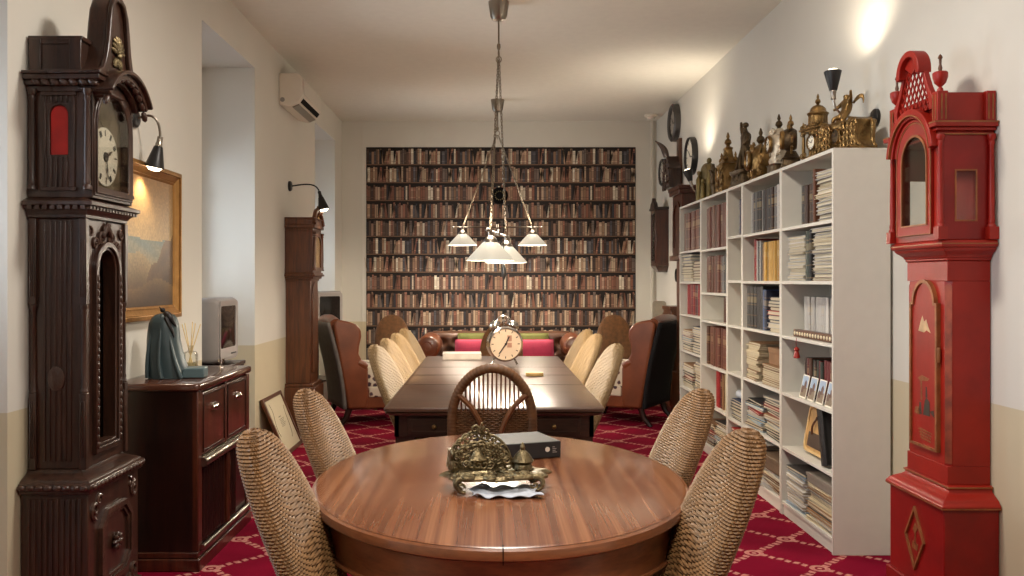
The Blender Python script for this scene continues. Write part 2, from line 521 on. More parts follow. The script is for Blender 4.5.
# book-printed wallpaper of the back wall: flat, every printed spine a patch of colour
def wallpaper():
    x0, x1, zt, zb = -1.487, 1.750, 2.967, .17
    y = YB-.004
    r = random.Random(5)
    pal = [(int(min(250,a*.96+3)),int(min(250,b*1.02+3)),int(min(250,c*1.08+4))) for a,b,c in [(96,66,52),(118,82,62),(140,102,76),(164,126,96),(186,152,120),(204,178,148),(80,58,46),(58,52,52),(84,76,74),(124,78,58),(142,92,70),(112,92,78),(176,142,112),(70,50,42),(150,112,88)]]
    v = []; f = []; col = []
    def quad(a, b, c, d, k, dy):
        n = len(v); v.extend([(p[0], y-dy, p[1]) for p in (a, b, c, d)]); f.append((n, n+1, n+2, n+3)); col.append(k)
    quad((x0, zb), (x1, zb), (x1, zt), (x0, zt), (26, 17, 14), 0)
    rows = 13; rh = (zt-zb)/rows
    period = []
    for k in range(5):
        seq = []; x = 0
        while x < 1.08:
            wd = r.uniform(.018, .036); g = r.random()
            seq.append((wd, r.uniform(.145, .185), r.choice(pal), g)); x += wd
        period.append((seq, x))
    for k in range(rows):
        z0 = zb+rh*(rows-1-k)+.014
        seq, plen = period[k % 5]
        x = x0+.004-(k*.37 % 1)*.5; i = 0
        quad((x0, z0-.014), (x1, z0-.014), (x1, z0-.003), (x0, z0-.003), (118, 90, 70), .0004)
        while x < x1-.012:
            wd, h, c, g = seq[i % len(seq)]; i += 1
            a, b = max(x, x0+.004), min(x+wd-.003, x1-.004)
            x += wd
            if b-a < .006: continue
            t = 0
            if g > .93: t = .03
            elif g < .04: t = -.025
            d_ = r.randint(-14, 12); c = tuple(min(255, max(0, q+d_)) for q in c)
            quad((a, z0), (b, z0), (b+t, z0+h), (a+t, z0+h), c, .0008)
            if g > .25:      # printed bands
                for zz in (.18, .74, .84):
                    cc = tuple(q*.62 for q in c) if (int(g*100) % 2) else tuple(min(255, q*1.3+14) for q in c)
                    quad((a+t*zz, z0+h*zz), (b+t*zz, z0+h*zz), (b+t*(zz+.03), z0+h*(zz+.03)), (a+t*(zz+.03), z0+h*(zz+.03)), cc, .0012)
    me = bpy.data.meshes.new('book_wallpaper'); me.from_pydata(v, [], f)
    at = me.color_attributes.new('Col', 'FLOAT_COLOR', 'CORNER')
    for p in me.polygons:
        c = srgb(*col[p.index])
        for li in p.loop_indices: at.data[li].color = c
    me.materials.append(attr_mat('printed_wallpaper', .6, 160, .12))
    o = bpy.data.objects.new('book_wallpaper', me); C.objects.link(o)
    tag(o, 'flat wallpaper printed with rows of old brown book spines on the back wall', 'wallpaper')
wallpaper()

# smoke detector by the corner
t = thing('smoke_detector', 'small white round smoke detector on the ceiling in the far corner', 'smoke detector', (1.86, 10.3, HC))
MB().lathe([(0, 0), (.075, 0), (.075, -.02), (.066, -.03), (0, -.03)], n=24).build('base', M_plast, t)
MB().lathe([(.05, -.03), (.045, -.05), (.02, -.062), (0, -.063)], n=20).build('dome', M_white, t)

# air conditioner (local: wall at y=0, room towards -y)
t = thing('air_conditioner', 'white split air conditioner high on the wall beneath the ceiling', 'air conditioner', (XL, 7.92, 2.83), PI/2)
prof = [(0, .02), (0, .285), (-.16, .285), (-.195, .25), (-.205, .10), (-.165, .035), (-.09, 0)]
MB().prism(prof, -.40, .40, 'yz').build('body', M_plast, t, bevel=.012, seg=3)
MB().prism([(-.2068,.105),(-.199,.235),(-.204,.24),(-.212,.1)], -.385, .385, 'yz').build('front_panel', M_white, t, bevel=.003)
m = MB()
m.prism([(-.196,.079),(-.172,.044),(-.176,.040),(-.2,.075)], -.35, .35, 'yz')
m.build('outlet_slot', M_black, t)
MB().prism([(-.160,.031),(-.105,.007),(-.108,.0),(-.165,.024)], -.36, .36, 'yz').build('louver', M_steel, t)
m = MB()
for i in range(9): m.box(-.36+i*.09, -.13, .2852, -.30+i*.09, -.03, .289)
m.build('top_grille', M_tv, t)
MB().lathe([(.02, 0), (.02, .004), (.014, .006), (0, .006)], (-.402, -.03, .06), 14, 'x').build('side_cap', M_tv, t)

# ================================================================== pendant lamps over the long table
def link_chain(m, a, b, size=.026, r=.0026):
    a = Vector(a); b = Vector(b); L = (b-a).length; n = max(2, int(L/(size*.78)))
    d = (b-a)/n; t = d.normalized()
    u = t.orthogonal().normalized(); w_ = t.cross(u)
    for i in range(n):
        c = a+d*(i+.5); q = u if i % 2 else w_
        pts = [c+t*(cos(k*PI/4)*size*.62)+q*(sin(k*PI/4)*size*.30) for k in range(8)]
        m.tube(pts, r, 5, closed=True)
def pendant(loc, rz, label, bar_z, chain_top, spread, tail=False):
    t = thing('pendant_lamp', label, 'pendant lamp', loc, rz, 'brass pendant lamps over the long table')
    H = HC-loc[2]
    MB().lathe([(0, 0), (.072, 0), (.072, -.01), (.058, -.10), (.046, -.125), (.02, -.13), (0, -.13)], n=28).build('ceiling_rose', M_steel, t)
    MB().tube([(0, 0, -.12), (0, 0, chain_top+.06)], .006).lathe([(.012, chain_top+.07), (.014, chain_top+.05), (.008, chain_top+.03)], n=10).build('stem', M_chain, t)
    m = MB()
    m.tube([(cos(k*PI/6)*.022, 0, chain_top+.005+sin(k*PI/6)*.026) for k in range(12)], .004, 6, closed=True)
    m.tube([(0, cos(k*PI/6)*.018, chain_top-.036+sin(k*PI/6)*.022) for k in range(12)], .0035, 6, closed=True)
    m.build('hook_ring', M_chain, t)
    hs = .37
    for s in (-1, 1):
        m = MB(); link_chain(m, (s*.014, 0, chain_top-.03), (s*spread, 0, bar_z+.02))
        m.build('chain', M_chain, t)
    m = MB().tube([(-hs-.1, 0, bar_z), (hs+.1, 0, bar_z)], .008)
    for s in (-1, 1): m.ell((s*(hs+.1), 0, bar_z), (.014, .014, .014))
    m.tube([(0, 0, bar_z-.012), (0, 0, bar_z+.03)], .014, 10)
    m.build('bar', M_steel, t)
    for s in (-1, 1):
        x = s*hs
        sh = MB().lathe([(.045, bar_z-.07), (.052, bar_z-.078), (.152, bar_z-.185), (.153, bar_z-.193), (.148, bar_z-.19), (.048, bar_z-.082), (.041, bar_z-.072)], (x, 0, 0), 36).build('lamp_shade', M_opal, t)
        f = MB().lathe([(0, bar_z+.012), (.014, bar_z+.01), (.016, bar_z-.03), (.032, bar_z-.045), (.05, bar_z-.068), (.05, bar_z-.076), (0, bar_z-.076)], (x, 0, 0), 20).build('shade_holder', M_steel, t)
        MB().ell((x, 0, bar_z-.125), (.026, .026, .034), 14, 10).build('bulb', M_bulb, t)
    if tail:
        m = MB().tube([(.25, 0, bar_z-.01), (.25, 0, bar_z-.21)], .003, 6)
        m.lathe([(0, bar_z-.20), (.008, bar_z-.205), (.017, bar_z-.24), (.015, bar_z-.29), (.006, bar_z-.315), (0, bar_z-.32)], (.25, 0, 0), 12)
        m.build('pull_weight', M_blackm, t)
    M = Matrix.Translation(loc) @ Matrix.Rotation(rz, 4, 'Z')
    for s in (-1, 1):
        light('pendant_bulb_light', 'POINT', M @ Vector((s*hs, 0, bar_z-.17)), 44, WARM, .05)
        light('ceiling_fill_light', 'POINT', M @ Vector((s*hs, .0, bar_z+.10)), 9, WARM, .10)  # extra light added above each shade to brighten the ceiling; no bulb here
    return t
pendant((.06, 6.14, HC), math.radians(81), 'brass pendant lamp hanging over the middle of the long table, its two shades overlapping', -1.595, -.36, .36, True)
pendant((.08, 9.45, HC), math.radians(0), 'brass pendant lamp hanging before the sofa, its two small shades set wide apart', -1.35, -.36, .36)

# unseen fixtures added to carry the fill lights (set at the top)
ccl = 0
for x, y, lb in ((.1, .7, 'round white fill lamp added out of view above the camera end of the room'), (.1, 3.6, 'round white fill lamp added out of view above the gap between both tables')):
    t = thing('added_fill_lamp', lb, 'ceiling lamp', (x, y, HC))
    MB().lathe([(0, 0), (.30, 0), (.30, -.03), (.27, -.05), (.262, -.05), (.262, -.045)], n=36).build('rim', M_steel, t)
    MB().lathe([(.26, -.045), (.2, -.065), (0, -.08)], n=36).build('diffuser', M_opal, t)

# ================================================================== wall sconces
def cone_dir(m, c, d, prof, n=22):
    """lathe profile (r, along) around direction d from c"""
    d = Vector(d).normalized(); q = Vector((0, 0, 1)).rotation_difference(d).to_matrix().to_4x4()
    k = m.mark(); m.lathe(prof, n=n); m.xf(Matrix.Translation(c) @ q, k)
def sconce(loc, rz, label, arm, d, mat=M_steel, size=1.0, power=8, plate=.045, spot=1.9):
    t = thing('wall_sconce', label, 'wall lamp', loc, rz, 'black cone wall lamps')
    MB().lathe([(0, 0), (plate, 0), (plate, .016), (plate*.8, .024), (.014, .026), (0, .026)], n=24, axis='y').build('wall_plate', M_blackm, t)
    MB().tube(arm, .0065, 8).build('arm', mat, t)
    e = Vector(arm[-1]); d = Vector(d).normalized(); s = size
    m = MB(); cone_dir(m, e, d, [(0, -.008), (.017*s, -.006), (.017*s, .03*s), (.02*s, .034*s), (.02*s, .055*s), (.014*s, .06*s), (0, .06*s)], 16)
    m.build('socket', mat, t)
    m = MB(); cone_dir(m, e+d*.05*s, d, [(.022*s, 0), (.026*s, .004), (.056*s, .125*s), (.057*s, .13*s), (.053*s, .128*s), (.022*s, .008*s)], 28)
    m.build('lamp_shade', M_blackm, t)
    m = MB(); cone_dir(m, e+d*.05*s, d, [(0, .05*s), (.03*s, .06*s), (.048*s, .11*s), (.046*s, .128*s), (.03*s, .145*s), (0, .15*s)], 18)
    m.build('bulb', M_bulb, t)
    M = Matrix.Translation(loc) @ Matrix.Rotation(rz, 4, 'Z')
    p = M @ (e+d*.215*s)
    dd = (Matrix.Rotation(rz, 3, 'Z') @ d)
    l = light('sconce_light', 'SPOT', p, power, WARM, .03, spot=spot, blend=.8)
    l.rotation_euler = Vector((0, 0, -1)).rotation_difference(dd).to_euler()
    return t
def bez(a, b, c, d, n=12):
    a, b, c, d = map(Vector, (a, b, c, d))
    return [a*(1-t)**3+b*3*t*(1-t)**2+c*3*t*t*(1-t)+d*t**3 for t in [i/n for i in range(n+1)]]
# two lamps above the bookcase, heads turned up
UP = bez((0, -.02, 0), (0, -.16, -.01), (0, -.22, .01), (.0, -.225, .10))
sconce((XR, 4.61, 2.205), -PI/2, 'black cone lamp turned up to the ceiling, on the wall beside the red clock', UP, (-.12, .02, 1), M_steel, .78, 15, spot=2.6)
sconce((XR, 8.02, 2.14), -PI/2, 'black cone wall lamp at the far end of the bookcase tops', bez((0, -.02, 0), (0, -.12, -.01), (0, -.17, .01), (0, -.185, .08)), (-.2, -.25, 1), M_steel, .78, 26, spot=2.6)
# picture lamp and the lamp of the far tall clock, heads turned down
sconce((XL, 4.45, 2.17), PI/2, 'steel gooseneck lamp lighting the gilt-framed painting', bez((0, -.02, 0), (0, -.08, .03), (.03, -.125, .03), (.04, -.12, -.09)), (.0, .2, -1), M_steel, .85, 9, spot=2.2)
sconce((XL, 7.9, 2.2), PI/2, 'black gooseneck lamp shining down on the tall brown clock', bez((0, -.02, 0), (0, -.14, .02), (.02, -.24, .04), (.02, -.265, -.05)), (0, -.25, -1), M_blackm, .9, 7)
sconce((XR, 1.15, 2.205), -PI/2, 'black cone fill lamp turned up, added out of view beyond the red clock', UP, (-.12, .02, 1), M_steel, .78, 26, spot=2.6)  # unseen uplight added for ceiling bounce, modelled on the bookcase lamps

# ================================================================== oval table
def ellpts(a, b, n=96): return [(a*cos(2*PI*i/n), b*sin(2*PI*i/n)) for i in range(n)]
t = thing('oval_table', 'polished striped oval dining table with the brass inkstand on it', 'table', (.03, 2.81, 0))
A, B = .575, .775
def ellrings(m, levels, n=128):
    secs = [[(a*cos(2*PI*i/n), b*sin(2*PI*i/n), z) for i in range(n)] for a, b, z in levels]
    return m.loft(secs)
ellrings(MB(), [(A-.02, B-.02, .742), (A-.012, B-.012, .7465), (A-.022, B-.022, .75)]).build('tabletop', M_oval, t)
ellrings(MB(), [(A-.03, B-.03, .712), (A-.012, B-.012, .713), (A-.001, B-.001, .720), (A, B, .730), (A-.003, B-.003, .741), (A-.012, B-.012, .7455), (A-.02, B-.02, .7425), (A-.03, B-.03, .742)]).build('edge_moulding', M_ovale, t)
m = MB(); n = 96
lv = [(A-.045, .62), (A-.03, .622), (A-.03, .712), (A-.05, .712)]
secs = [[((a)*cos(2*PI*i/n), (a-A+B)*sin(2*PI*i/n), z) for i in range(n)] for a, z in lv]
m.loft(secs, caps=False)
m.build('apron', M_ovale, t)
ellrings(MB(), [(A-.05, B-.05, .612), (A-.022, B-.022, .612), (A-.02, B-.02, .617), (A-.022, B-.022, .622), (A-.05, B-.05, .622)]).build('apron_bead', M_ovale, t)
MB().box(-.0012, -B-.0008, .711, .0012, -B+.028, .7505).build('leaf_seam', M_black, t)
m = MB().lathe([(.028, .12), (.036, .14), (.026, .2), (.034, .34), (.03, .45), (.024, .52), (.036, .56), (.036, .61)], (.015, 0, 0), 16)
m.build('pedestal', M_ovale, t)
for a in (0, 1, 2, 3):
    q = PI/4+a*PI/2
    pts = bez((.015+cos(q)*.01, sin(q)*.01, .15), (.015+cos(q)*.08, sin(q)*.08, .17), (.015+cos(q)*.12, sin(q)*.14, .03), (.015+cos(q)*.20, sin(q)*.20, .028), 8)
    MB().tube(pts, [.026]*5+[.024, .024, .026, .028], 8).build('leg', M_ovale, t)

# inkstand on its white cloth, binder behind
m = MB()
def cl(u, v):
    x = (u-.5)*.19; y = (v-.5)*.13
    return (x+.012*sin(v*9), y+.008*sin(u*17), .003+.006*(1+sin(u*21+v*5)*cos(v*13))*(.4+1.2*abs(u-.5)))
m.grid(cl, 40, 24)
tag(m.build('white_cloth', M_cloth, solid=.002), 'crumpled white cloth lying beneath the brass inkstand', 'cloth').location = (.045, 2.555, .7515)
t = thing('inkstand', 'ornate aged brass inkstand with scrolled letter rack on the oval table', 'inkstand', (.02, 2.62, .752), math.radians(9))
m = MB()
r2 = random.Random(3)
out = []
for i in range(64):
    a = 2*PI*i/64
    k = 1+.07*sin(a*7)+.05*sin(a*11+1)
    out.append((cos(a)*.150*k*(1 if abs(cos(a)) < .8 else 1.03), sin(a)*.085*k))
m.loft([[(x*.9, y*.9, .034) for x, y in out], [(x, y, .036) for x, y in out], [(x, y, .042) for x, y in out], [(x*.9, y*.9, .050) for x, y in out], [(x*.55, y*.5, .044) for x, y in out]])
m.build('tray', M_pewter, t)
def scroll(m, c, r0, turns, plane='xz', a0=0, rad=.006, n=26, flip=1, dep=0):
    pts = []
    for i in range(n+1):
        q = i/n; a = a0+flip*q*turns*2*PI; rr = r0*(1-q*.82)
        if plane == 'xz': pts.append((c[0]+cos(a)*rr, c[1]-dep*q, c[2]+sin(a)*rr))
        elif plane == 'yz': pts.append((c[0], c[1]+cos(a)*rr, c[2]+sin(a)*rr))
        else: pts.append((c[0]+cos(a)*rr, c[1]+sin(a)*rr, c[2]))
    m.tube(pts, [rad*(1-.45*i/n) for i in range(n+1)], 6)
m = MB()
for i in range(26):
    a = r2.uniform(0, 2*PI); rr = r2.uniform(.35, .98)
    scroll(m, (cos(a)*.135*rr, sin(a)*.072*rr-.008, .047), r2.uniform(.014, .03), r2.uniform(.7, 1.4), 'xy', r2.uniform(0, 6), .0055, 18, r2.choice((1, -1)))
m.build('leaf_scrolls', M_pewter, t)
m = MB()   # letter rack: two fan-shaped openwork plates
for k in range(2):
    yy = .030+k*.045; H = 1.0 if k else .72
    for ring_, (ra, rb, n_) in enumerate(((.082, .078, 13), (.058, .052, 9), (.032, .028, 6))):
        for i in range(n_):
            a = PI*(i+.5)/n_
            scroll(m, (-.04+cos(a)*ra, yy, .055+sin(a)*rb*H*1.15), .0165-ring_*.001, 1.35, 'xz', a+PI/2, .0042, 18, 1 if cos(a) > 0 else -1)
    m.tube([(-.04+cos(PI*i/18)*.097, yy+.002, .052+sin(PI*i/18)*.098*H) for i in range(19)], .0048, 6)
    m.tube([(-.04+cos(PI*i/14)*.068, yy+.002, .052+sin(PI*i/14)*.070*H) for i in range(15)], .0038, 6)
    for i in range(7):
        a = PI*(i+.5)/7; m.tube([(-.04, yy, .05), (-.04+cos(a)*.09, yy, .05+sin(a)*.088*H)], .0034, 5)
m.tube(bez((-.04, .072, .15), (-.05, .07, .165), (-.03, .07, .17), (-.035, .065, .182)), [.007-.0003*i for i in range(13)], 6)
scroll(m, (-.055, .07, .162), .013, 1.1, 'xz', 0, .0045); scroll(m, (-.02, .07, .158), .012, 1.1, 'xz', 2, .0045)
m.build('letter_rack', M_pewter, t)
m = MB().box(-.135, .02, .045, -.125, .095, .105).box(-.127, .03, .045, -.03, .036, .06)
scroll(m, (-.13, .018, .10), .016, 1, 'yz', 0, .006); scroll(m, (-.13, .02, .062), .018, 1, 'yz', 2, .006)
m.build('rack_end', M_pewter, t)
m = MB().lathe([(.026, .045), (.030, .05), (.028, .062), (.025, .066), (.027, .07)], (.082, .025, 0), 20).build('inkwell', M_pewter, t)
MB().lathe([(.033, .07), (.034, .073), (.029, .080), (.021, .093), (.012, .102), (.006, .106), (.008, .111), (.007, .117), (.002, .127), (0, .128)], (.082, .025, 0), 20).build('inkwell_lid', M_pewter, m)
m = MB().lathe([(.06, .046), (.062, .05), (.05, .054), (.02, .056), (.02, .07), (.03, .082), (.018, .095), (.010, .108), (0, .118)], (-.055, .018, 0), 18, sx=1, sy=.7)
for a in range(5): scroll(m, (-.055+(a-2)*.018, .0, .07), .014, 1, 'xz', a, .004)
m.build('pen_dish', M_pewter, t)
for k, (x, y, a) in enumerate(((-.115, -.062, 0), (.10, -.058, 1), (-.11, .05, 0), (.11, .05, 1))):
    m = MB(); m.tube(bez((x, y, .042), (x+(.035 if a else -.03), y-.012, .045), (x+(.03 if a else -.012), y-.014, .004), (x+(-.002 if a else .012), y-.008, .006)), [.009-.0003*i for i in range(13)], 7)
    scroll(m, (x, y-.008, .02), .012, 1, 'xz', a*PI, .0045)
    m.build('foot', M_pewter, t)

t = thing('binder', 'flat black box file lying behind the inkstand on the oval table', 'box file', (.093, 3.145, .7505), math.radians(19.5))
MB().box(-.125, -.105, 0, .125, .105, .056).build('case', plain('binder_black', srgb(36, 34, 34), .6, var=.08), t, bevel=.003)
m = MB().lathe([(0, 0), (.0085, 0), (.0085, .0015), (0, .0015)], (.074, -.105, .030), 18, 'y').build('finger_hole', M_plast, t)
m = MB()
for i in range(4): m.box(.093, -.1062, .018+i*.006, .093+(.016, .011, .014, .008)[i], -.105, .0205+i*.006)
m.build('spine_print', M_tv, t)

# ================================================================== long table
t = thing('long_table', 'long dark oak dining table carrying the alarm clock', 'table', (.02, 5.765, 0))
L, W = 1.48, .535
def rrect(w_, l, r, n=5):
    p = []
    for cx, cy, a0 in ((w_-r, l-r, 0), (-w_+r, l-r, PI/2), (-w_+r, -l+r, PI), (w_-r, -l+r, 3*PI/2)):
        for i in range(n+1):
            a = a0+PI/2*i/n; p.append((cx+cos(a)*r, cy+sin(a)*r))
    return p
m = MB(); p = rrect(W, L, .04)
def off(k): return rrect(W-k, L-k, .04)
m.loft([[(x, y, z) for x, y in off(k)] for k, z in ((.03, .71), (.012, .712), (.004, .722), (.012, .728), (0, .732), (0, .744), (.006, .75))])
m.build('tabletop', M_tabled, t)
m = MB()
for y in (-.52, .02, .55): m.box(-W+.01, y-.0012, .7495, W-.01, y+.0012, .7506)
m.build('leaf_seams', M_black, t)
m = MB().box(-W+.05, -L+.05, .60, W-.05, -L+.075, .71).box(-W+.05, L-.075, .60, W-.05, L-.05, .71).box(-W+.05, -L+.05, .60, -W+.075, L-.05, .71).box(W-.075, -L+.05, .60, W-.05, L-.05, .71)
m.build('apron', M_tabledx, t, bevel=.003)
for s in (-1, 1):
    m = MB().box(-.13+s*.29, -L+.041, .612, .13+s*.29, -L+.05, .698)
    dr = m.build('drawer_front', M_tabledx, t, bevel=.002)
    MB().lathe([(0, 0), (.006, 0), (.006, .012), (.012, .018), (.009, .026), (0, .028)], (s*.29-.0, -L+.041, .655), 14, 'y').build('knob', M_brass, dr)
    MB().ring([(s*.29-.12, .622), (s*.29+.12, .622), (s*.29+.12, .688), (s*.29-.12, .688)], [(s*.29-.108, .632), (s*.29+.108, .632), (s*.29+.108, .678), (s*.29-.108, .678)], -L+.037, -L+.041).build('moulding', M_tabledx, dr)
for sx in (-1, 1):
    for sy in (-1, 1):
        m = MB().lathe([(.03, 0), (.04, .02), (.036, .06), (.05, .10), (.03, .14), (.044, .3), (.05, .42), (.034, .47), (.045, .50)], (sx*(W-.1), sy*(L-.1), 0), 16)
        m.box(sx*(W-.1)-.045, sy*(L-.1)-.045, .5, sx*(W-.1)+.045, sy*(L-.1)+.045, .61)
        m.build('leg', M_tabledx, t)
# ================================================================== wicker chairs
def weave(m, half, z0, z1, surf, pitch=.0092, r=.0058, stake=.017):
    """rows of cane woven in and out of upright stakes; half(z) = half width at z"""
    rows = int((z1-z0)/pitch)
    for k in range(rows):
        z = z0+pitch*(k+.5); hw = half(z)
        if hw < .015: continue
        n = max(4, int(2*hw/stake)*2)
        pts = []
        for i in range(n+1):
            x = -hw+2*hw*i/n
            p = surf(x, z); pts.append((p[0], p[1]+.0032*cos(PI*x/stake+PI*k), p[2]))
        m.tube(pts, r, 4, caps=False)
    x = -int(.25/stake)*stake
    while x < .25:
        zz = [z for z in [z0+(z1-z0)*i/14 for i in range(15)] if half(z) > abs(x)+.002]
        if len(zz) > 2: m.tube([surf(x, z) for z in zz], .0034, 4, caps=False)
        x += stake
def spow(v, p): return math.copysign(abs(v)**p, v)
def weave_slab(m, half, depth, cy, z0, z1, pitch=.0076, r=.0046, nst=64, bow=.35):
    rows = int((z1-z0)/pitch); n = nst*2
    core = []
    for k in range(rows):
        z = z0+pitch*(k+.5); hw = half(z); d = depth(z)
        if hw < .012: continue
        pts = []; cc = []
        for i in range(n):
            a = 2*PI*i/n
            x, y = spow(cos(a), .62)*hw, spow(sin(a), .62)*d
            o = .0024*(1 if (i//2+k) % 2 else -1)*(1 if i % 2 else .2)
            L = math.hypot(x/hw**1.0, y/d) or 1
            nx, ny = (cos(a), sin(a))
            pts.append((x+nx*o, cy(z)+y+ny*o-bow*x*x, z+.0008*(1 if i % 2 else -1)))
            if i % 4 == 0: cc.append((x*.97, cy(z)+y*.90-bow*x*x, z))
        m.tube(pts, r, 4, closed=True)
        core.append(cc)
    m.loft(core)
WCH = {}
def wicker_chair(label, group, loc, rz, mat, rim, key):
    if key in WCH: return dup(WCH[key], loc, rz, label, group)
    t = thing('wicker_chair', label, 'chair', loc, rz, group)
    W_, ZT, ZS = (.205 if key == 'cream' else .186), .982, (.66 if key == 'cream' else .70)
    cy = lambda z: .19+max(0, z-.42)*.42
    half = lambda z: W_*(1 if z < ZS else max(.0, 1-((z-ZS)/(ZT-ZS))**2.3)**.5)*(1-.22*max(0, (.62-z)/.34) if z < .62 else 1)
    depth = lambda z: .031*(1 if z < ZT-.05 else max(.1, 1-((z-ZT+.05)/.05)**2)**.5)
    m = MB(); weave_slab(m, half, depth, cy, .29, ZT)
    m.build('backrest', mat, t, smooth=True, angle=80)
    # seat with woven top and deep apron
    m = MB()
    secs = []
    for z, k in ((.27, .93), (.29, .96), (.41, 1), (.428, .99), (.435, .94)):
        secs.append([(x*k, y*k+.03, z) for x, y in rrect(.19, .15, .06, 6)])
    m.loft(secs)
    for i in range(13):
        z = .285+i*.0105; m.tube([(x*1.0*(.955+.045*min(1, i/11)), y*(.955+.045*min(1, i/11))+.03, z) for x, y in rrect(.19, .15, .06, 6)], .0055, 4, closed=True)
    m.build('seat', mat, t, angle=60)
    m = MB()
    for i in range(23):
        y = -.105+i*.0117; m.tube([(-.175+j*.0117, y, .437+.003*cos(PI*(j+i))) for j in range(31)], .005, 4, caps=False)
    m.build('seat_weave', mat, t, angle=80)
    for sx in (-1, 1):
        for sy, y in ((-1, -.09), (1, .17)):
            MB().tube([(sx*.165, y, .30), (sx*.17, y+sy*.01, .15), (sx*.172, y+sy*.02, 0)], [.02, .019, .017], 10).build('leg', rim, t)
    MB().tube([(-.168, -.10, .13), (.168, -.10, .13)], .010, 8).build('stretcher', rim, t)
    for sx in (-1, 1): MB().tube([(sx*.169, -.10, .16), (sx*.169, .17, .16)], .010, 8).build('stretcher', rim, t)
    WCH[key] = t
    return t
G1 = 'tan wicker chairs at the oval table'
D = math.radians
# facing: local front is -Y; rz=+90 faces +X
wicker_chair('tan wicker chair beside the oval table, its rim close to the sideboard front', G1, (-.180, 2.24, 0), D(87), M_wick, M_wickr, 'tan')
wicker_chair('tan wicker chair on the sideboard side of the oval table, farther from the camera', G1, (-.225, 3.06, 0), D(84), M_wick, M_wickr, 'tan')
wicker_chair('tan wicker chair beside the oval table, its rim nearest the red clock', G1, (.236, 2.24, 0), D(-87), M_wick, M_wickr, 'tan')
wicker_chair('tan wicker chair on the bookcase side of the oval table, farther from the camera', G1, (.320, 3.06, 0), D(-84), M_wick, M_wickr, 'tan')
G2 = 'cream wicker chairs along the long table'
LBL = ['first cream wicker chair from the oval table, on the {} side of the long table', 'second cream wicker chair from the oval table, on the {} side of the long table',
       'third cream wicker chair from the oval table, on the {} side of the long table', 'cream wicker chair nearest the sofa, on the {} side of the long table']
for i, y in enumerate((5.2, 5.78, 6.4, 7.0)):
    wicker_chair(LBL[i].format('sideboard'), G2, (-.268, y, 0), D(80), M_wickc, M_wickr, 'cream')
for i, y in enumerate((5.3, 6.3, 6.9)):
    wicker_chair([LBL[0], LBL[1], LBL[3]][i].format('bookcase'), G2, (.350, y, 0), D(-80), M_wickc, M_wickr, 'cream')
G3 = 'brown wicker chairs by the back wall'
wicker_chair('brown wicker chair by the book wallpaper, beside the wing chair under the tall clock', G3, (-1.05, 9.55, 0), D(6), M_wickb, M_wickb, 'brown')
wicker_chair('brown wicker chair by the book wallpaper, beside the wing chair near the bookcase', G3, (1.34, 9.55, 0), D(-6), M_wickb, M_wickb, 'brown')
wicker_chair('brown wicker chair at the far end of the long table, behind the alarm clock', G3, (.10, 7.56, 0), 0, M_wickb, M_wickb, 'brown')

# cane chair with open spindles, seen from behind, at the near end of the long table
t = thing('cane_chair', 'brown cane chair with open spindles and Y-shaped ribs, back turned, before the long table', 'chair', (.01, 4.32, 0), PI)
W_, ZT, ZS = .172, .955, .72
lean = lambda z: .02+max(0, z-.40)*.14
half = lambda z: W_*(1 if z < ZS else math.sqrt(max(0, 1-((z-ZS)/(ZT-ZS))**2)))
surf = lambda x, z: (x, .18+lean(z)-.5*x*x+.02, z)
m = MB(); weave(m, half, .36, .775, surf, .0085, .0046, .018)
m.build('woven_panel', M_wickb, t, angle=80)
path = [(-half(z)-.012, z) for z in [.14+i*.02 for i in range(29)]]
for i in range(1, 40):
    a = PI-PI*i/40; path.append((cos(a)*(W_+.012), ZS+sin(a)*(ZT-ZS+.012)))
path += [(half(z)+.012, z) for z in [.70-i*.02 for i in range(29)]]
P3 = [Vector((x, .18+lean(z)-.5*x*x+.022, z)) for x, z in path]
fine = []
for a, b in zip(P3, P3[1:]):
    k = max(1, int((b-a).length/.005))
    for j in range(k): fine.append(a+(b-a)*(j/k))
m = MB(); m.tube(fine, [.0215 if i % 3 else .0238 for i in range(len(fine))], 9)
m.build('rim', M_wickb, t, angle=80)
for i in range(17):
    x = -.16+i*.02
    zt = ZS+(ZT-ZS)*math.sqrt(max(0, 1-(x/W_)**2))
    if zt > .79: MB().tube([surf(x, .76), surf(x, zt+.01)], .0042, 6).build('spindle', M_rattan, t)
for s in (-1, 1):
    pts = [surf(s*.012, .40), surf(s*.014, .5), surf(s*.02, .58), surf(s*.035, .66), surf(s*.06, .73), surf(s*.095, .79), surf(s*.135, .83), surf(s*.155, .845)]
    MB().tube([(p[0], p[1]+.016, p[2]) for p in pts], .0125, 8).build('rib', M_rattan, t)
m = MB(); secs = []
for z, k in ((.30, .95), (.32, .98), (.41, 1), (.435, .97)): secs.append([(x*k, y*k, z) for x, y in rrect(.205, .19, .06, 5)])
m.loft(secs)
m.build('seat', M_wickb, t, angle=60)
for sx in (-1, 1):
    for y in (-.15, .18):
        MB().tube([(sx*.17, y, .31), (sx*.175, y, 0)], [.02, .017], 10).build('leg', M_rattan, t)

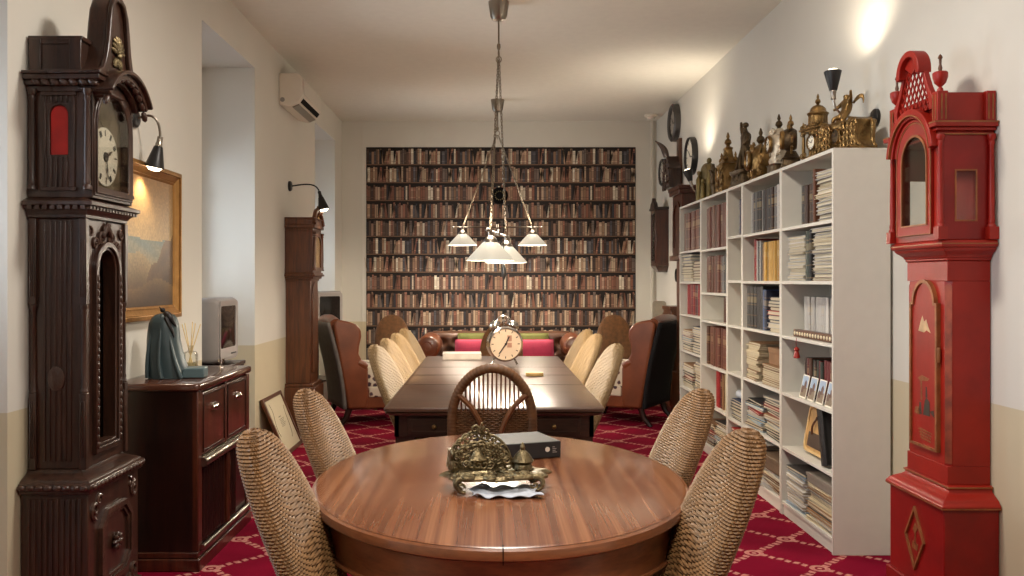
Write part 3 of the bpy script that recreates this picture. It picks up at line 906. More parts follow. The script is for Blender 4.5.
# ================================================================== things on the long table
t = thing('alarm_clock', 'large chrome twin-bell alarm clock standing on the long table', 'alarm clock', (.10, 6.42, .760), D(12))
r = .124; zc = .150
MB().lathe([(0, .05), (.10, .05), (r, .03), (r+.004, 0), (r+.004, -.012), (r, -.03), (.10, -.06), (0, -.065)], (0, 0, zc), 40, 'y').build('case', M_chrome, t)
d = MB().lathe([(0, .052), (.116, .052), (.116, .055), (0, .055)], (0, 0, zc), 40, 'y').build('dial', plain('cream_dial', srgb(186, 164, 140), .5, var=.05), t)
MB().lathe([(.112, .05), (.114, .066), (.126, .060), (.130, .03)], (0, 0, zc), 40, 'y').build('bezel', M_chrome, t)
m = MB()
for k in range(12):
    a = k*PI/6; q = m.mark(); m.box(-.003, -.0575, .088, .003, -.055, .104)
    m.xf(Matrix.Translation((0, 0, zc)) @ Matrix.Rotation(a, 4, 'Y'), q)
m.build('hour_marks', M_ink, d)
m = MB()
for a, l in ((25, .06), (-145, .085)):
    q = m.mark(); m.box(-.004, -.06, -.012, .004, -.058, l); m.xf(Matrix.Translation((0, 0, zc)) @ Matrix.Rotation(D(a), 4, 'Y'), q)
m.lathe([(0, .056), (.008, .056), (.008, .062), (0, .062)], (0, 0, zc), 12, 'y')
m.build('clock_hands', M_ink, d)
m = MB().box(.012, -.0572, zc+.02, .045, -.055, zc+.062).box(.012, -.0572, zc-.025, .045, -.055, zc+.008)
m.build('dial_print', plain('dial_print', srgb(150, 110, 90), .6), d)
for s in (-1, 1):
    q = Matrix.Translation((s*.062, 0, zc+.118)) @ Matrix.Rotation(s*D(28), 4, 'Y')
    m = MB().lathe([(.012, 0), (.044, .004), (.046, .012), (.038, .034), (.022, .046), (0, .05)], n=22); m.xf(q)
    m.build('bell', M_chrome, t)
    MB().tube([(s*.07, .0, zc-.1), (s*.09, -.01, .012), (s*.095, -.012, .0)], [.008, .007, .01], 8).build('foot', M_chrome, t)
MB().tube([(0, 0, zc+.12), (0, 0, zc+.165)], .004, 8).tube([(-.012, 0, zc+.165), (.012, 0, zc+.165)], .009, 8).build('hammer', M_chrome, t)
MB().tube(bez((-.05, 0, zc+.165), (-.045, 0, zc+.21), (.045, 0, zc+.21), (.05, 0, zc+.165)), .004, 7).build('handle', M_chrome, t)
t = thing('brass_plaque', 'small yellow wooden block lying on the long table near the alarm clock', 'block', (.285, 5.72, .7515), D(4))
MB().box(-.055, -.02, 0, .055, .02, .022).build('block', plain('yellow_wood', srgb(196, 164, 104), .5, var=.1), t, bevel=.003)
t = thing('notebook', 'pale closed notebook lying flat at the far end of the long table', 'book', (-.22, 7.02, .7515), D(2))
MB().box(-.15, -.11, 0, .15, .11, .005).box(-.15, -.11, .04, .15, .11, .045).box(-.15, -.112, 0, .15, -.106, .045).build('cover', plain('grey_cover', srgb(176, 164, 150), .6), t)
MB().box(-.146, -.106, .005, .146, .106, .04).build('pages', M_pages, t)

# ================================================================== chesterfield sofa
t = thing('chesterfield_sofa', 'brown buttoned leather chesterfield sofa with rolled arms by the back wall', 'sofa', (.12, 9.70, 0))
Wd = .80
m = MB()
tuft = [(x*.16+(.08 if (k % 2) else 0), z) for k, z in enumerate((.50, .60, .70)) for x in range(-6, 7)]
def bk(u, v):
    x = (u-.5)*2*(Wd-.06)
    a = v
    if a < .6: y0, z0 = -.02+.0*a, .40+a/.6*.33
    else:
        q = (a-.6)/.4*PI*1.15; y0, z0 = .07-cos(q)*.09, .73+sin(q)*.085
    dp = 0
    for tx, tz in tuft:
        dd = (x-tx)**2+((z0-tz)*1.0)**2
        if dd < .02 and v < .7: dp = max(dp, .045*math.exp(-dd/.0012))
    return (x, y0+dp-.012*(1-dp/.045), z0)
m.grid(bk, 110, 44)
m.box(-Wd+.06, .05, .12, Wd-.06, .26, .72)
m.build('backrest', M_leatherd, t, angle=60)
m = MB()
for tx, tz in tuft:
    if abs(tx) < Wd-.1: m.ell((tx, .022, tz), (.011, .008, .011), 8, 6)
m.build('buttons', M_leatherd, t)
for s in (-1, 1):
    m = MB()
    m.lathe([(0, -.15), (.115, -.15), (.125, -.12), (.125, .52), (.12, .545), (.10, .56), (0, .56)], (s*(Wd-.04), 0, .675), 26, 'y')
    m.box(s*(Wd-.10), -.52, .12, s*(Wd+.01), .2, .64)
    arm = m.build('armrest', M_leather, t, bevel=.012)
    mm = MB(); scroll(mm, (s*(Wd-.04), .0, .675), .098, 1.6, 'xz', 0 if s < 0 else PI, .010, 40, s)
    mm.xf(Matrix.Translation((0, -.558, 0)))
    mm.build('arm_scroll', M_leather, arm)
    m2 = MB()
    for k in range(14):
        a = 2*PI*k/14; m2.ell((s*(Wd-.04)+cos(a)*.110, -.552, .675+sin(a)*.110), (.006, .005, .006), 6, 5)
    m2.build('nail_heads', M_brass, arm)
MB().box(-Wd+.1, -.50, .14, Wd-.1, .02, .30).build('base', M_leatherd, t, bevel=.01)
for i in range(3):
    x0 = -Wd+.11+i*(2*Wd-.22)/3
    MB().box(x0+.003, -.52, .305, x0+(2*Wd-.22)/3-.003, -.0, .445).build('seat_cushion', M_leatherd, t, bevel=.035, seg=4)
for sx in (-1, 1):
    for y in (-.47, .15): MB().lathe([(.02, 0), (.03, .05), (.036, .09), (.03, .12), (.03, .145)], (sx*(Wd-.12), y, 0), 12).build('foot', M_mahogd, t)
def cushion(name, label, loc, w_, h, th, mat, rx, rz=0, group=None):
    m = MB()
    def fn(sg):
        def f(u, v):
            a = abs(2*u-1); b = abs(2*v-1)
            k = ((1-a**3)*(1-b**3))**.55
            return ((u-.5)*w_*(1-.05*(1-b)**2 if False else 1), sg*th*.5*k, (v-.5)*h)
        return f
    m.grid(fn(1), 20, 16).grid(fn(-1), 20, 16)
    o = m.build(name, mat, None, angle=70)
    o.location = loc; o.rotation_euler = (rx, 0, rz)
    tag(o, label, 'cushion', group)
    p = MB(); pts = [((u-.5)*w_, 0, (v-.5)*h) for u, v in [(i/10, 0) for i in range(10)]+[(1, i/10) for i in range(10)]+[(1-i/10, 1) for i in range(10)]+[(0, 1-i/10) for i in range(10)]]
    p.tube(pts, .004, 6, closed=True).build('piping', mat, o)
GC = 'cushions on the sofa'
cushion('cushion', 'green cushion behind the pink one, on the tall-clock side of the sofa', (-.16, 9.42, .640), .36, .34, .11, M_green, D(-14), 0, GC)
cushion('cushion', 'green cushion behind the pink one, on the bookcase side of the sofa', (.42, 9.42, .640), .40, .34, .11, M_green, D(-14), 0, GC)
cushion('cushion', 'pink cushion on the tall-clock side of the sofa, partly hidden by the notebook', (-.17, 9.23, .608), .38, .30, .13, M_pink, D(-18), 0, GC)
cushion('cushion', 'pink cushion on the bookcase side of the sofa', (.46, 9.23, .608), .40, .30, .13, M_pink, D(-18), D(3), GC)

# ================================================================== wing chairs
def wing_chair(label, loc, rz, leather, backm):
    t = thing('wing_chair', label, 'armchair', loc, rz, 'leather wing chairs')
    MB().box(-.33, -.36, .16, .33, .30, .36).build('seat_base', leather, t, bevel=.02, seg=3)
    m = MB(); m.loft([[(x*k, y*k-.05, z) for x, y in rrect(.29, .31, .06)] for k, z in ((.99, .366), (1, .38), (1, .52), (.97, .555), (.85, .57))])
    m.build('seat_cushion', M_floral, t, angle=60)
    MB().box(-.345, -.375, .27, .345, .10, .365).build('loose_cover', M_floral, t, bevel=.012)
    m = MB()
    def bk2(u, v):
        x = (u-.5)*.62; z = .40+v*.56+.03*(1-(2*u-1)**2)*v
        return (x, .20+.16*v**1.2+.02*(2*u-1)**2*0-.03*sin(PI*v), z)
    m.grid(bk2, 16, 16)
    m.grid(lambda u, v: (bk2(u, v)[0], bk2(u, v)[1]+.11, bk2(u, v)[2]), 16, 16)
    k = 17
    m.build('backrest', leather, t, angle=60)
    m = MB()
    m.tube([(-.31+.62*i/16, .20+.16+.05, .955+.03*(1-(2*i/16-1)**2)) for i in range(17)], .058, 10)
    m.build('top_roll', leather, t)
    # outer back panel, cloth
    m = MB(); m.grid(lambda u, v: ((u-.5)*.70, .33+.155*v**1.6+.04*(1-v)**2*0, .17+v*.80), 10, 16)
    m.build('outer_back', backm, t, solid=.03, angle=60)
    for s in (-1, 1):
        prof = [(.30, .17), (.44, .95), (.42, .985), (.38, 1.0), (.30, .985), (.23, .96), (.18, .91), (.175, .84), (.195, .75), (.20, .68), (.17, .62), (.13, .58), (.11, .54), (.11, .30), (.12, .17)]
        m = MB().prism(prof, s*.295, s*.36, 'yz')
        wg = m.build('wing_side', leather, t, bevel=.024, seg=3)
        MB().tube([(s*.33, .13, .555), (s*.335, .16, .58), (s*.33, .20, .60)], [.036, .038, .036], 12).build('arm_roll', leather, wg)
        for y, q in ((-.31, -.03), (.28, .10)):
            MB().tube([(s*.30, y, .17), (s*.30, y+q*.3, .08), (s*.30, y+q, 0)], [.034, .027, .02], 8).build('leg', M_mahogd, t)
    return t
wing_chair('brown leather wing chair with grey outer back beside the tall brown clock', (-1.165, 8.70, 0), D(112), M_leather, M_greyf)
wing_chair('brown leather wing chair with black outer back near the end of the bookcase', (1.32, 8.76, 0), D(-120), M_leather, M_blackf)
# ================================================================== longcase clocks
def dish(pts, k): return [(x*k, z*k) for x, z in pts]
def column(m, x, y, z0, z1, r, n=14):
    h = z1-z0
    m.lathe([(r*1.5, z0), (r*1.5, z0+h*.03), (r*1.1, z0+h*.05), (r*1.25, z0+h*.08), (r*1.0, z0+h*.11), (r*1.1, z0+h*.3), (r*.85, z0+h*.88), (r*1.15, z0+h*.90), (r*.95, z0+h*.93), (r*1.5, z0+h*.96), (r*1.5, z1)], (x, y, 0), n)
    return m
def mould(m, hw, dp, lv):
    """stack of rectangles against the wall plane y=0: lv = (overhang, z)"""
    m.loft([[(-hw-k, -dp-k, z), (hw+k, -dp-k, z), (hw+k, 0, z), (-hw-k, 0, z)] for k, z in lv])
    return m
def cyma(z0, z1, k0, k1, n=6):
    return [(k0+(k1-k0)*(.5-.5*cos(PI*i/n)), z0+(z1-z0)*i/n) for i in range(n+1)]
def side_flutes(m, x, y0, y1, z0, z1, n, s, d=.006):
    w_ = (y1-y0)/n
    for i in range(n): m.box(x, y0+w_*(i+.18), z0, x+s*d, y0+w_*(i+.72), z1)
    return m
def arc_band(m, cx, zs, r0, r1, d0, d1, a0=0, a1=PI, n=20, sz=1):
    vs = []
    for i in range(n+1):
        a = a0+(a1-a0)*i/n
        for r_, d in ((r0, d0), (r1, d0), (r1, d1), (r0, d1)): vs.append((cx+cos(a)*r_, d, zs+sin(a)*r_*sz))
    fs = [(i*4+j, i*4+(j+1) % 4, (i+1)*4+(j+1) % 4, (i+1)*4+j) for i in range(n) for j in range(4)]+[(0, 1, 2, 3), (n*4+3, n*4+2, n*4+1, n*4)]
    m.add(vs, fs)
    return m

# ---- the dark carved clock (front is -y; its back stands against the wall at y=0)
t = thing('longcase_clock', 'tall dark carved longcase clock with white dial and red side window, by the sideboard', 'longcase clock', (XL+.006, 3.61, 0), PI/2)
hb = .24          # half width of the base
m = MB().box(-hb, -.255, .0, hb, 0, .555).box(-hb-.012, -.267, 0, hb+.012, 0, .09)
b_ = m.build('base', M_dark, t, bevel=.004)
for s in (-1, 1): side_flutes(MB(), s*hb, -.235, -.02, .11, .535, 10, s).build('fluting', M_dark, b_, bevel=.002)
m = MB()
oc = lambda k: [(x*k, .31+z*k) for x, z in ((-.15, -.09), (-.09, -.15), (.09, -.15), (.15, -.09), (.15, .09), (.09, .15), (-.09, .15), (-.15, .09))]
m.ring(oc(1), oc(.86), -.272, -.255).ring(oc(.84), oc(.76), -.265, -.255)
for i in range(8):
    a = i*PI/4; m.ell((cos(a)*.022, -.268, .31+sin(a)*.022), (.016, .012, .010), 8, 6, Matrix.Rotation(-a, 3, 'Y'))
m.ell((0, -.272, .31), (.014, .014, .014), 10, 8)
for sx in (-1, 1):
    for sz in (-1, 1):
        scroll(m, (sx*.185, -.258, .31+sz*.17), .035, 1.3, 'xz', PI/2*sx*sz, .009, 24, sx*sz)
        scroll(m, (sx*.15, -.258, .31+sz*.20), .025, 1.1, 'xz', 1+sx, .008, 20, -sx*sz)
m.build('carved_panel', M_darkc, b_)
m = MB(); mould(m, hb, .255, [(.0, .553), (.014, .556), (.014, .566), (.02, .57), (.024, .58), (.02, .594)]+cyma(.596, .632, .012, -.045)+[(-.05, .637)])
mo = m.build('base_moulding', M_dark, t, bevel=.005, seg=3)
m = MB()
for i in range(15): m.ell((-.235+i*.0336, -.278, .581), (.015, .008, .011), 8, 6)
for i in range(8):
    for s in (-1, 1): m.ell((s*(hb+.023), -.25+i*.034, .581), (.008, .015, .011), 8, 6)
m.build('carved_beads', M_darkc, mo)
# trunk, hollow behind the long door opening
hw = .18; zt0, zt1 = .637, 1.60
m = MB().box(-hw, -.215, zt0, -hw+.02, 0, zt1).box(hw-.02, -.215, zt0, hw, 0, zt1).box(-hw+.02, -.02, zt0+.001, hw-.02, -.001, zt1-.001).box(-hw+.02, -.2, zt0+.001, hw-.02, -.02, zt0+.02)
do = arch(-.112, .112, .69, 1.40, 14, 0)
po = [(-hw, zt0), (hw, zt0), (hw, 1.40)]+[(hw-(hw*2)*i/14 if False else hw*cos(PI*i/14)*1.0, zt1) for i in range(1, 14)]+[(-hw, 1.40)]
po = [(-hw, zt0), (hw, zt0), (hw, 1.40)]+[(max(-hw, min(hw, cos(PI*i/14)*hw*1.4)), zt1) for i in range(1, 14)]+[(-hw, 1.40)]
m.ring(po, do, -.217, -.20)
tr = m.build('trunk', M_dark, t, bevel=.003)
for s in (-1, 1): side_flutes(MB(), s*hw, -.17, -.05, zt0+.03, zt1-.01, 6, s, .005).build('fluting', M_dark, tr, bevel=.002)
for s in (-1, 1): MB().lathe([(0, 0), (.033, 0), (.033, s*.010), (.026, s*.013), (0, s*.013)], (s*hw, -.11, .985), 24, 'x', 1, 1.45).build('side_medallion', M_darkc, tr)
for sx in (-1, 1):
    for y, q in ((-.215, 1), (-.022, 0)):
        x = sx*(hw+.004); m = MB()
        m.box(x-.014, y-.014, 1.27, x+.014, y+.014, zt1).box(x-.014, y-.014, zt0, x+.014, y+.014, .93)
        column(m, x, y, .93, 1.27, .0095, 12)
        for zz in (.66, 1.28):
            for k in range(3): m.box(x-.017, y-.010+k*.008, zz+.02, x+.017, y-.006+k*.008, zz+.24)
        m.build('corner_column', M_dark, tr, bevel=.002)
m = MB(); m.ring(arch(-.118, .118, .682, 1.40, 14), arch(-.095, .095, .704, 1.40, 14), -.236, -.17)
m.ring(arch(-.095, .095, .704, 1.40, 14), arch(-.083, .083, .716, 1.40, 14), -.226, -.17)
dr = m.build('door', M_dark, t, bevel=.003)
MB().box(-hw+.021, -.06, zt0+.021, hw-.021, -.05, zt1-.02).build('shade_sheet', M_black, tr)  # black sheet that paints in the shade of the hollow trunk
for s in (-1, 1):
    m = MB()
    for i in range(24): m.ell((s*.107, -.236, .715+i*.0285), (.006, .006, .0165), 6, 6)
    m.build('door_carving', M_darkc, dr)
m = MB()
for s in (-1, 1):
    scroll(m, (s*.045, -.222, 1.535), .03, 1.4, 'xz', PI if s > 0 else 0, .009, 26, s)
    scroll(m, (s*.10, -.222, 1.505), .024, 1.3, 'xz', 0, .008, 22, -s)
    scroll(m, (s*.02, -.224, 1.57), .018, 1.2, 'xz', 1, .007, 20, s)
    scroll(m, (s*.145, -.222, 1.55), .022, 1.2, 'xz', 2, .006, 20, s)
for i in range(7): m.ell(((i-3)*.012, -.226, 1.545+.012*(3-abs(i-3))), (.010, .010, .016), 8, 6)
m.build('leaf_carving', M_darkc, tr)
# cornice under the hood
m = MB(); mould(m, .185, .217, [(.0, 1.60), (.01, 1.604), (.01, 1.615)]+cyma(1.618, 1.645, .014, .036)+[(.05, 1.65), (.05, 1.664)]+cyma(1.666, 1.678, .04, .016)+[(.0, 1.6785)])
co = m.build('trunk_cornice', M_dark, t, bevel=.004, seg=3)
m = MB()
for i in range(16): m.box(-.222+i*.029, -.256, 1.634, -.205+i*.029, -.238, 1.65)
for i in range(8):
    for s in (-1, 1): m.box(s*.216, -.24+i*.029, 1.634, s*.232, -.223+i*.029, 1.65)
m.build('dentils', M_darkc, co)
# hood
hh = .19; z0, z1 = 1.679, 2.10
m = MB().box(-hh+.0015, -.2485, z0+.0005, hh-.0015, -.0005, z0+.03).box(-hh+.0015, -.02, z0+.001, hh-.0015, -.0005, z1-.001)
# sides with arched window
for s in (-1, 1):
    po2 = [(-.25, z0), (0, z0), (0, 2.0)]+[(max(-.25, min(0, -.125+cos(PI*i/12)*.2)), z1) for i in range(1, 12)]+[(-.25, 2.0)]
    m.ring(po2, arch(-.155, -.085, 1.845, 2.0, 12), s*hh, s*(hh-.02), 'yz')
m.box(-hh+.001, -.249, z1-.004, hh-.001, -.001, z1+.012)
ho = m.build('hood', M_dark, t, bevel=.003)
for s in (-1, 1): MB().box(s*(hh-.016), -.165, 1.835, s*(hh-.012), -.075, 2.05).build('side_window', M_velvet, ho)
for s in (-1, 1):
    m = MB()
    side_flutes(m, s*hh, -.18, -.06, 1.72, 1.835, 6, s, .006)
    for y in (-.178, -.067): m.box(s*hh, y-.006, 1.72, s*(hh+.006), y+.006, 2.07)
    m.box(s*hh, -.19, 1.705, s*(hh+.01), -.055, 1.72).box(s*hh, -.19, 2.07, s*(hh+.01), -.055, 2.085)
    side_flutes(m, s*hh, -.18, -.06, 2.045, 2.07, 6, s, .006)
    m.build('side_fluting', M_dark, ho, bevel=.002)
for s in (-1, 1):
    for y in (-.235, -.025): column(MB(), s*(hh+.012), y, z0+.03, z1-.005, .012).build('hood_column', M_dark, ho)
m = MB()
dout = arch(-.172, .172, 1.70, 1.965, 16); din = arch(-.148, .148, 1.728, 1.962, 16)
m.ring(dout, din, -.262, -.245, dm=-.254)
m.ring(arch(-.182, .182, 1.69, 1.965, 16), dout, -.256, -.245)
hd = m.build('hood_door', M_dark, t, bevel=.003)
MB().prism(din, -.2525, -.2515).build('glass', M_glassd, hd)
m = MB().prism(arch(-.165, .165, 1.70, 1.965, 16), -.212, -.204)
dp = m.build('dial_plate', plain('aged_dial_plate', srgb(128, 112, 88), .45, .4, var=.2), t)
m = MB().lathe([(0, .212), (.118, .212), (.118, .218), (0, .218)], (0, 0, 1.862), 40, 'y')
di_ = m.build('dial', M_ivory, dp)
m = MB()
for k in range(12):
    q = m.mark()
    for j in range(1+(k % 3)): m.box(-.006+j*.007, -.220, .084, -.002+j*.007, -.218, .108)
    m.xf(Matrix.Translation((0, 0, 1.862)) @ Matrix.Rotation(k*PI/6, 4, 'Y'), q)
m.build('numerals', M_ink, di_)
m = MB()
for a, l in ((62, .06), (170, .09)):
    q = m.mark(); m.box(-.003, -.2235, -.01, .003, -.222, l); m.ell((0, -.223, l*.6), (.008, .001, .012), 8, 6)
    m.xf(Matrix.Translation((0, 0, 1.862)) @ Matrix.Rotation(D(a), 4, 'Y'), q)
m.lathe([(0, .218), (.02, .218), (.018, .224), (0, .225)], (0, 0, 1.862), 16, 'y')
m.build('clock_hands', M_ink, di_)
m = MB().lathe([(0, .212), (.055, .212), (.055, .217), (.045, .220), (0, .220)], (0, 0, 2.035), 28, 'y'); m.build('moon_disc', M_pewter, dp)
# arched cornice with carved leaves
m = MB()
for r0, r1, d in ((.183, .198, -.262), (.198, .214, -.285), (.214, .236, -.318), (.236, .25, -.335)):
    arc_band(m, 0, 1.955, r0, r1, d, -.20, .60, PI-.60, 24)
for z, d, h in ((2.085, .012, .022), (2.107, .026, .020), (2.127, .042, .020), (2.147, .05, .012)):
    for s in (-1, 1): m.box(s*(hh-.03), -.25-d, z+.0004, s*(hh+d), -.1, z+h)
    m.box(-hh-d+.001, -.2, z, hh+d-.001, 0, z+h-.0004)
hc = m.build('hood_cornice', M_dark, t, bevel=.003)
m = MB()
for i in range(11):
    a = .5+(PI-1.0)*i/10
    m.ell((cos(a)*.214, -.302, 1.955+sin(a)*.214), (.024, .014, .012), 8, 6, Matrix.Rotation(-a+PI/2, 3, 'Y'))
for i in range(7):
    for s in (-1, 1): m.ell((s*(hh+.028), -.262+i*.036, 2.118), (.012, .020, .013), 8, 6, Matrix.Rotation(.5, 3, 'X'))
m.build('leaf_carving', M_darkc, hc)
m = MB().box(-.18, -.20, 2.159, .18, -.01, 2.30).box(-.188, -.21, 2.285, .188, 0, 2.302)
for s in (-1, 1):
    m.box(s*.18, -.205, 2.159, s*.19, -.16, 2.29).box(s*.18, -.05, 2.159, s*.19, -.005, 2.29).box(s*.18, -.16, 2.159, s*.187, -.05, 2.175).box(s*.18, -.16, 2.27, s*.187, -.05, 2.29)
m.build('top_box', M_dark, t, bevel=.003)
cp = [(-.17, 2.10), (.17, 2.10), (.20, 2.165), (.15, 2.19), (.125, 2.235), (.105, 2.30), (.092, 2.38), (.078, 2.44), (.052, 2.485), (.02, 2.50), (-.02, 2.50), (-.052, 2.485), (-.078, 2.44), (-.092, 2.38), (-.105, 2.30), (-.125, 2.235), (-.15, 2.19), (-.20, 2.165)]
m = MB().prism(cp, -.262, -.185)
cr = m.build('crest', M_dark, t, bevel=.01, seg=3)
m = MB().ring([(x*1.02, z+.004) for x, z in cp[2:]], [(x*.80, z-.014) for x, z in cp[2:]], -.28, -.262)
m.build('crest_moulding', M_dark, cr, bevel=.004)
m = MB()
for i in range(9):
    a = PI*(i+.5)/9+PI*0
    m.ell((cos(a)*.035, -.270, 2.275+sin(a)*.045), (.030, .009, .009), 8, 6, Matrix.Rotation(-a, 3, 'Y'))
m.ell((0, -.274, 2.268), (.016, .012, .014), 10, 8)
for i in range(4): m.ell(((i-1.5)*.018, -.268, 2.245-.006*abs(i-1.5)), (.009, .008, .022), 8, 6)
m.build('shell', M_pewter, cr)

# ---- the red lacquer clock
t = thing('longcase_clock', 'tall red lacquered longcase clock with gold lines beside the white bookcase', 'longcase clock', (XR-.004, 3.73, 0), -PI/2)
t.scale = (1, .925, 1)
hb = .235
m = MB().box(-hb, -.235, .10, hb, 0, .465).box(-hb-.014, -.249, 0, hb+.014, 0, .10)
b_ = m.build('base', M_redd, t, bevel=.004)
dm = lambda k: [(0, .285-.135*k), (.085*k, .285), (0, .285+.135*k), (-.085*k, .285)]
MB().ring(dm(1), dm(.86), -.244, -.235).build('diamond_moulding', M_gold, b_)
m = MB()
m.prism([(-.03, .24), (.02, .235), (.025, .262), (-.02, .27)], -.2362, -.235).prism([(-.006, .262), (.006, .262), (.004, .34), (-.003, .34)], -.2362, -.235).prism([(-.02, .32), (0, .30), (.022, .33), (0, .35)], -.2366, -.235)
m.build('painted_scene', M_gold, b_)
m = MB(); mould(m, hb, .235, [(0, .458), (.012, .462), (.016, .474), (.012, .482)]+cyma(.484, .53, .008, -.048)+[(-.044, .534), (-.044, .542), (-.055, .546)])
bm_ = m.build('base_moulding', M_red, t, bevel=.007, seg=3)
m = MB().box(-hb-.0155, -.2505, .4655, hb+.0155, 0, .4705).box(-hb+.042, -.193, .535, hb-.042, 0, .541)
m.build('gold_line', M_gold, bm_)
hw = .172; z0, z1 = .546, 1.44
ch = .022
m = MB().prism([(-hw, 0), (-hw, -.185+ch), (-hw+ch, -.185), (hw-ch, -.185), (hw, -.185+ch), (hw, 0)], .62, 1.36, 'xy').box(-hw, -.185, z0, hw, 0, .62).box(-hw, -.185, 1.36, hw, 0, z1)
tr = m.build('trunk', M_red, t, bevel=.002)
for s in (-1, 1):
    m = MB().prism(arch(-.014, .014, .63, 1.335, 8), -.003, .003)
    m.xf(Matrix.Translation((s*(hw-ch/2), -.185+ch/2, 0)) @ Matrix.Rotation(s*PI/4, 4, 'Z'))
    m.build('gilded_corner', bpy.data.materials.get('worn_gilding') or plain('worn_gilding', srgb(138, 62, 38), .45, .3, var=.35, bscale=90), tr)
dpo = arch(-.118, .118, .665, 1.27, 14, .022)
dpi = [(x*.88, .965+(z-.965)*.965) for x, z in dpo]
m = MB().prism(dpi, -.195, -.185)
dr = m.build('door', M_red, t)
MB().ring(dpo, dpi, -.204, -.185).build('gold_moulding', M_gold, dr)
m = MB()     # chinoiserie painting: mountain, pavilion, figures, water
Y_ = -.1957
m.prism([(-.05, 1.15), (-.03, 1.19), (-.015, 1.215), (0, 1.19), (.018, 1.20), (.035, 1.17), (.055, 1.145), (.02, 1.155), (0, 1.145)], Y_, -.195)
m.build('painted_mountain', plain('pale_gilding', srgb(190, 158, 120), .5, .2, var=.3), dr)
m = MB()
m.prism([(-.055, .95), (-.02, .965), (.045, .955), (.03, .945), (-.03, .94)], Y_, -.195)
m.prism([(-.03, .86), (-.015, .86), (-.02, .94), (-.03, .94)], Y_, -.195)
for i in range(4): m.prism([(-.06+i*.01, .735-i*.012), (.07-i*.006, .728-i*.012), (.06, .733-i*.012), (-.03, .742-i*.012)], Y_, -.195)
m.prism([(-.085, .80), (-.04, .795), (-.03, .81), (-.05, .83), (-.075, .825)], Y_, -.195)
m.build('painted_landscape', M_gold, dr)
m = MB()
m.prism([(-.01, .80), (.05, .80), (.045, .86), (.02, .875), (.005, .86)], Y_, -.195).prism([(.012, .875), (.028, .875), (.022, .92), (.014, .92)], Y_, -.195).prism([(-.045, .80), (-.02, .80), (-.028, .85), (-.04, .85)], Y_, -.195).prism([(.045, .82), (.085, .80), (.08, .83)], Y_, -.195)
m.build('painted_figures', plain('dark_green_paint', srgb(48, 40, 28), .5, var=.2), dr)
m = MB().lathe([(.006, 0), (.008, .01), (.008, .05), (.006, .06)], (.122, -.195, 1.03), 8)
m.build('hinge', M_gold, dr)
# hood base moulding
m = MB(); mould(m, .19, .20, [(-.018, 1.44), (-.01, 1.444), (-.01, 1.452)]+cyma(1.454, 1.492, -.006, .026)+[(.034, 1.496), (.038, 1.505), (.038, 1.514), (.03, 1.523)])
hm = m.build('hood_moulding', M_red, t, bevel=.006, seg=3)
MB().box(-.2284, -.2384, 1.506, .2284, 0, 1.510).build('gold_line', M_gold, hm)
# hood: open inside, glazed at the front and on both sides
hh = .198; z0, z1 = 1.524, 1.94
m = MB().box(-hh+.0015, -.231, z0+.0005, hh-.0015, -.0005, z0+.03).box(-hh+.0015, -.012, z0+.001, hh-.0015, -.0005, z1-.001).box(-hh+.0015, -.231, z1-.004, hh-.0015, -.001, z1+.008)
rect = lambda a, b, c, d: [(a, c), (b, c), (b, d), (a, d)]
for s in (-1, 1): m.ring(rect(-.232, 0, z0, z1), rect(-.165, -.075, 1.60, 1.80), s*hh, s*(hh-.016), 'yz')
ho = m.build('hood', M_redd, t, bevel=.003)
for s in (-1, 1): MB().ring(rect(-.168, -.072, 1.597, 1.803), rect(-.162, -.078, 1.603, 1.797), s*(hh+.002), s*(hh-.004), 'yz').build('window_bead', M_gold, ho)
for s in (-1, 1): MB().box(s*(hh-.008), -.166, 1.599, s*(hh-.010), -.074, 1.801).build('side_glass', M_glassd, ho)
dout = arch(-.15, .15, 1.55, 1.87, 16); din = arch(-.112, .112, 1.59, 1.855, 16)
m = MB().ring(dout, din, -.246, -.232, dm=-.240)
hd = m.build('hood_door', M_red, t, bevel=.003)
MB().ring([(x*1.02, 1.72+(z-1.72)*1.012) for x, z in din], [(x*.95, 1.72+(z-1.72)*.972) for x, z in din], -.2455, -.24).ring(dout, [(x*.97, 1.72+(z-1.72)*.983) for x, z in dout], -.2475, -.244).build('gold_line', M_gold, hd)
MB().prism(din, -.2385, -.2375).build('glass', M_glassd, hd)
m = MB()
# front cheeks between door and columns, spandrel
po2 = [(-hh, z0), (hh, z0), (hh, 1.87)]+[(max(-hh, min(hh, cos(PI*i/16)*hh*1.4)), 2.06) for i in range(1, 16)]+[(-hh, 1.87)]
m.ring(po2, arch(-.14, .14, 1.56, 1.87, 16), -.232, -.222)
m.build('hood_front', M_red, ho)
for s in (-1, 1):
    for y in (-.236, -.018):
        m = MB(); column(m, s*(hh+.012), y, z0+.045, z1, .0115)
        m.box(s*(hh+.012)-.02, y-.02, z0, s*(hh+.012)+.02, y+.02, z0+.05)
        m.build('hood_column', M_red, ho)
m = MB()
for r0, r1, d in ((.15, .165, -.25), (.165, .18, -.262), (.18, .205, -.272)):
    arc_band(m, 0, 1.87, r0, r1, d, -.222, .12, PI-.12, 28)
for z, d, h in ((1.94, .004, .014), (1.954, .02, .014), (1.968, .034, .02)):
    for s in (-1, 1): m.box(s*.178, -.236-d, z+.0004, s*(hh+d), -.05, z+h)
    m.box(-hh-d+.001, -.12, z, hh+d-.001, 0, z+h-.0004)
hc = m.build('hood_cornice', M_red, t, bevel=.004, seg=3)
m = MB()
for s in (-1, 1): m.box(s*.18, -.2715, 1.984, s*(hh+.0355), 0, 1.99); m.box(s*.18, -.2415, 1.94, s*(hh+.0055), 0, 1.945)
arc_band(m, 0, 1.87, .176, .181, -.2735, -.26, .12, PI-.12, 28)
m.build('gold_line', M_gold, hc)
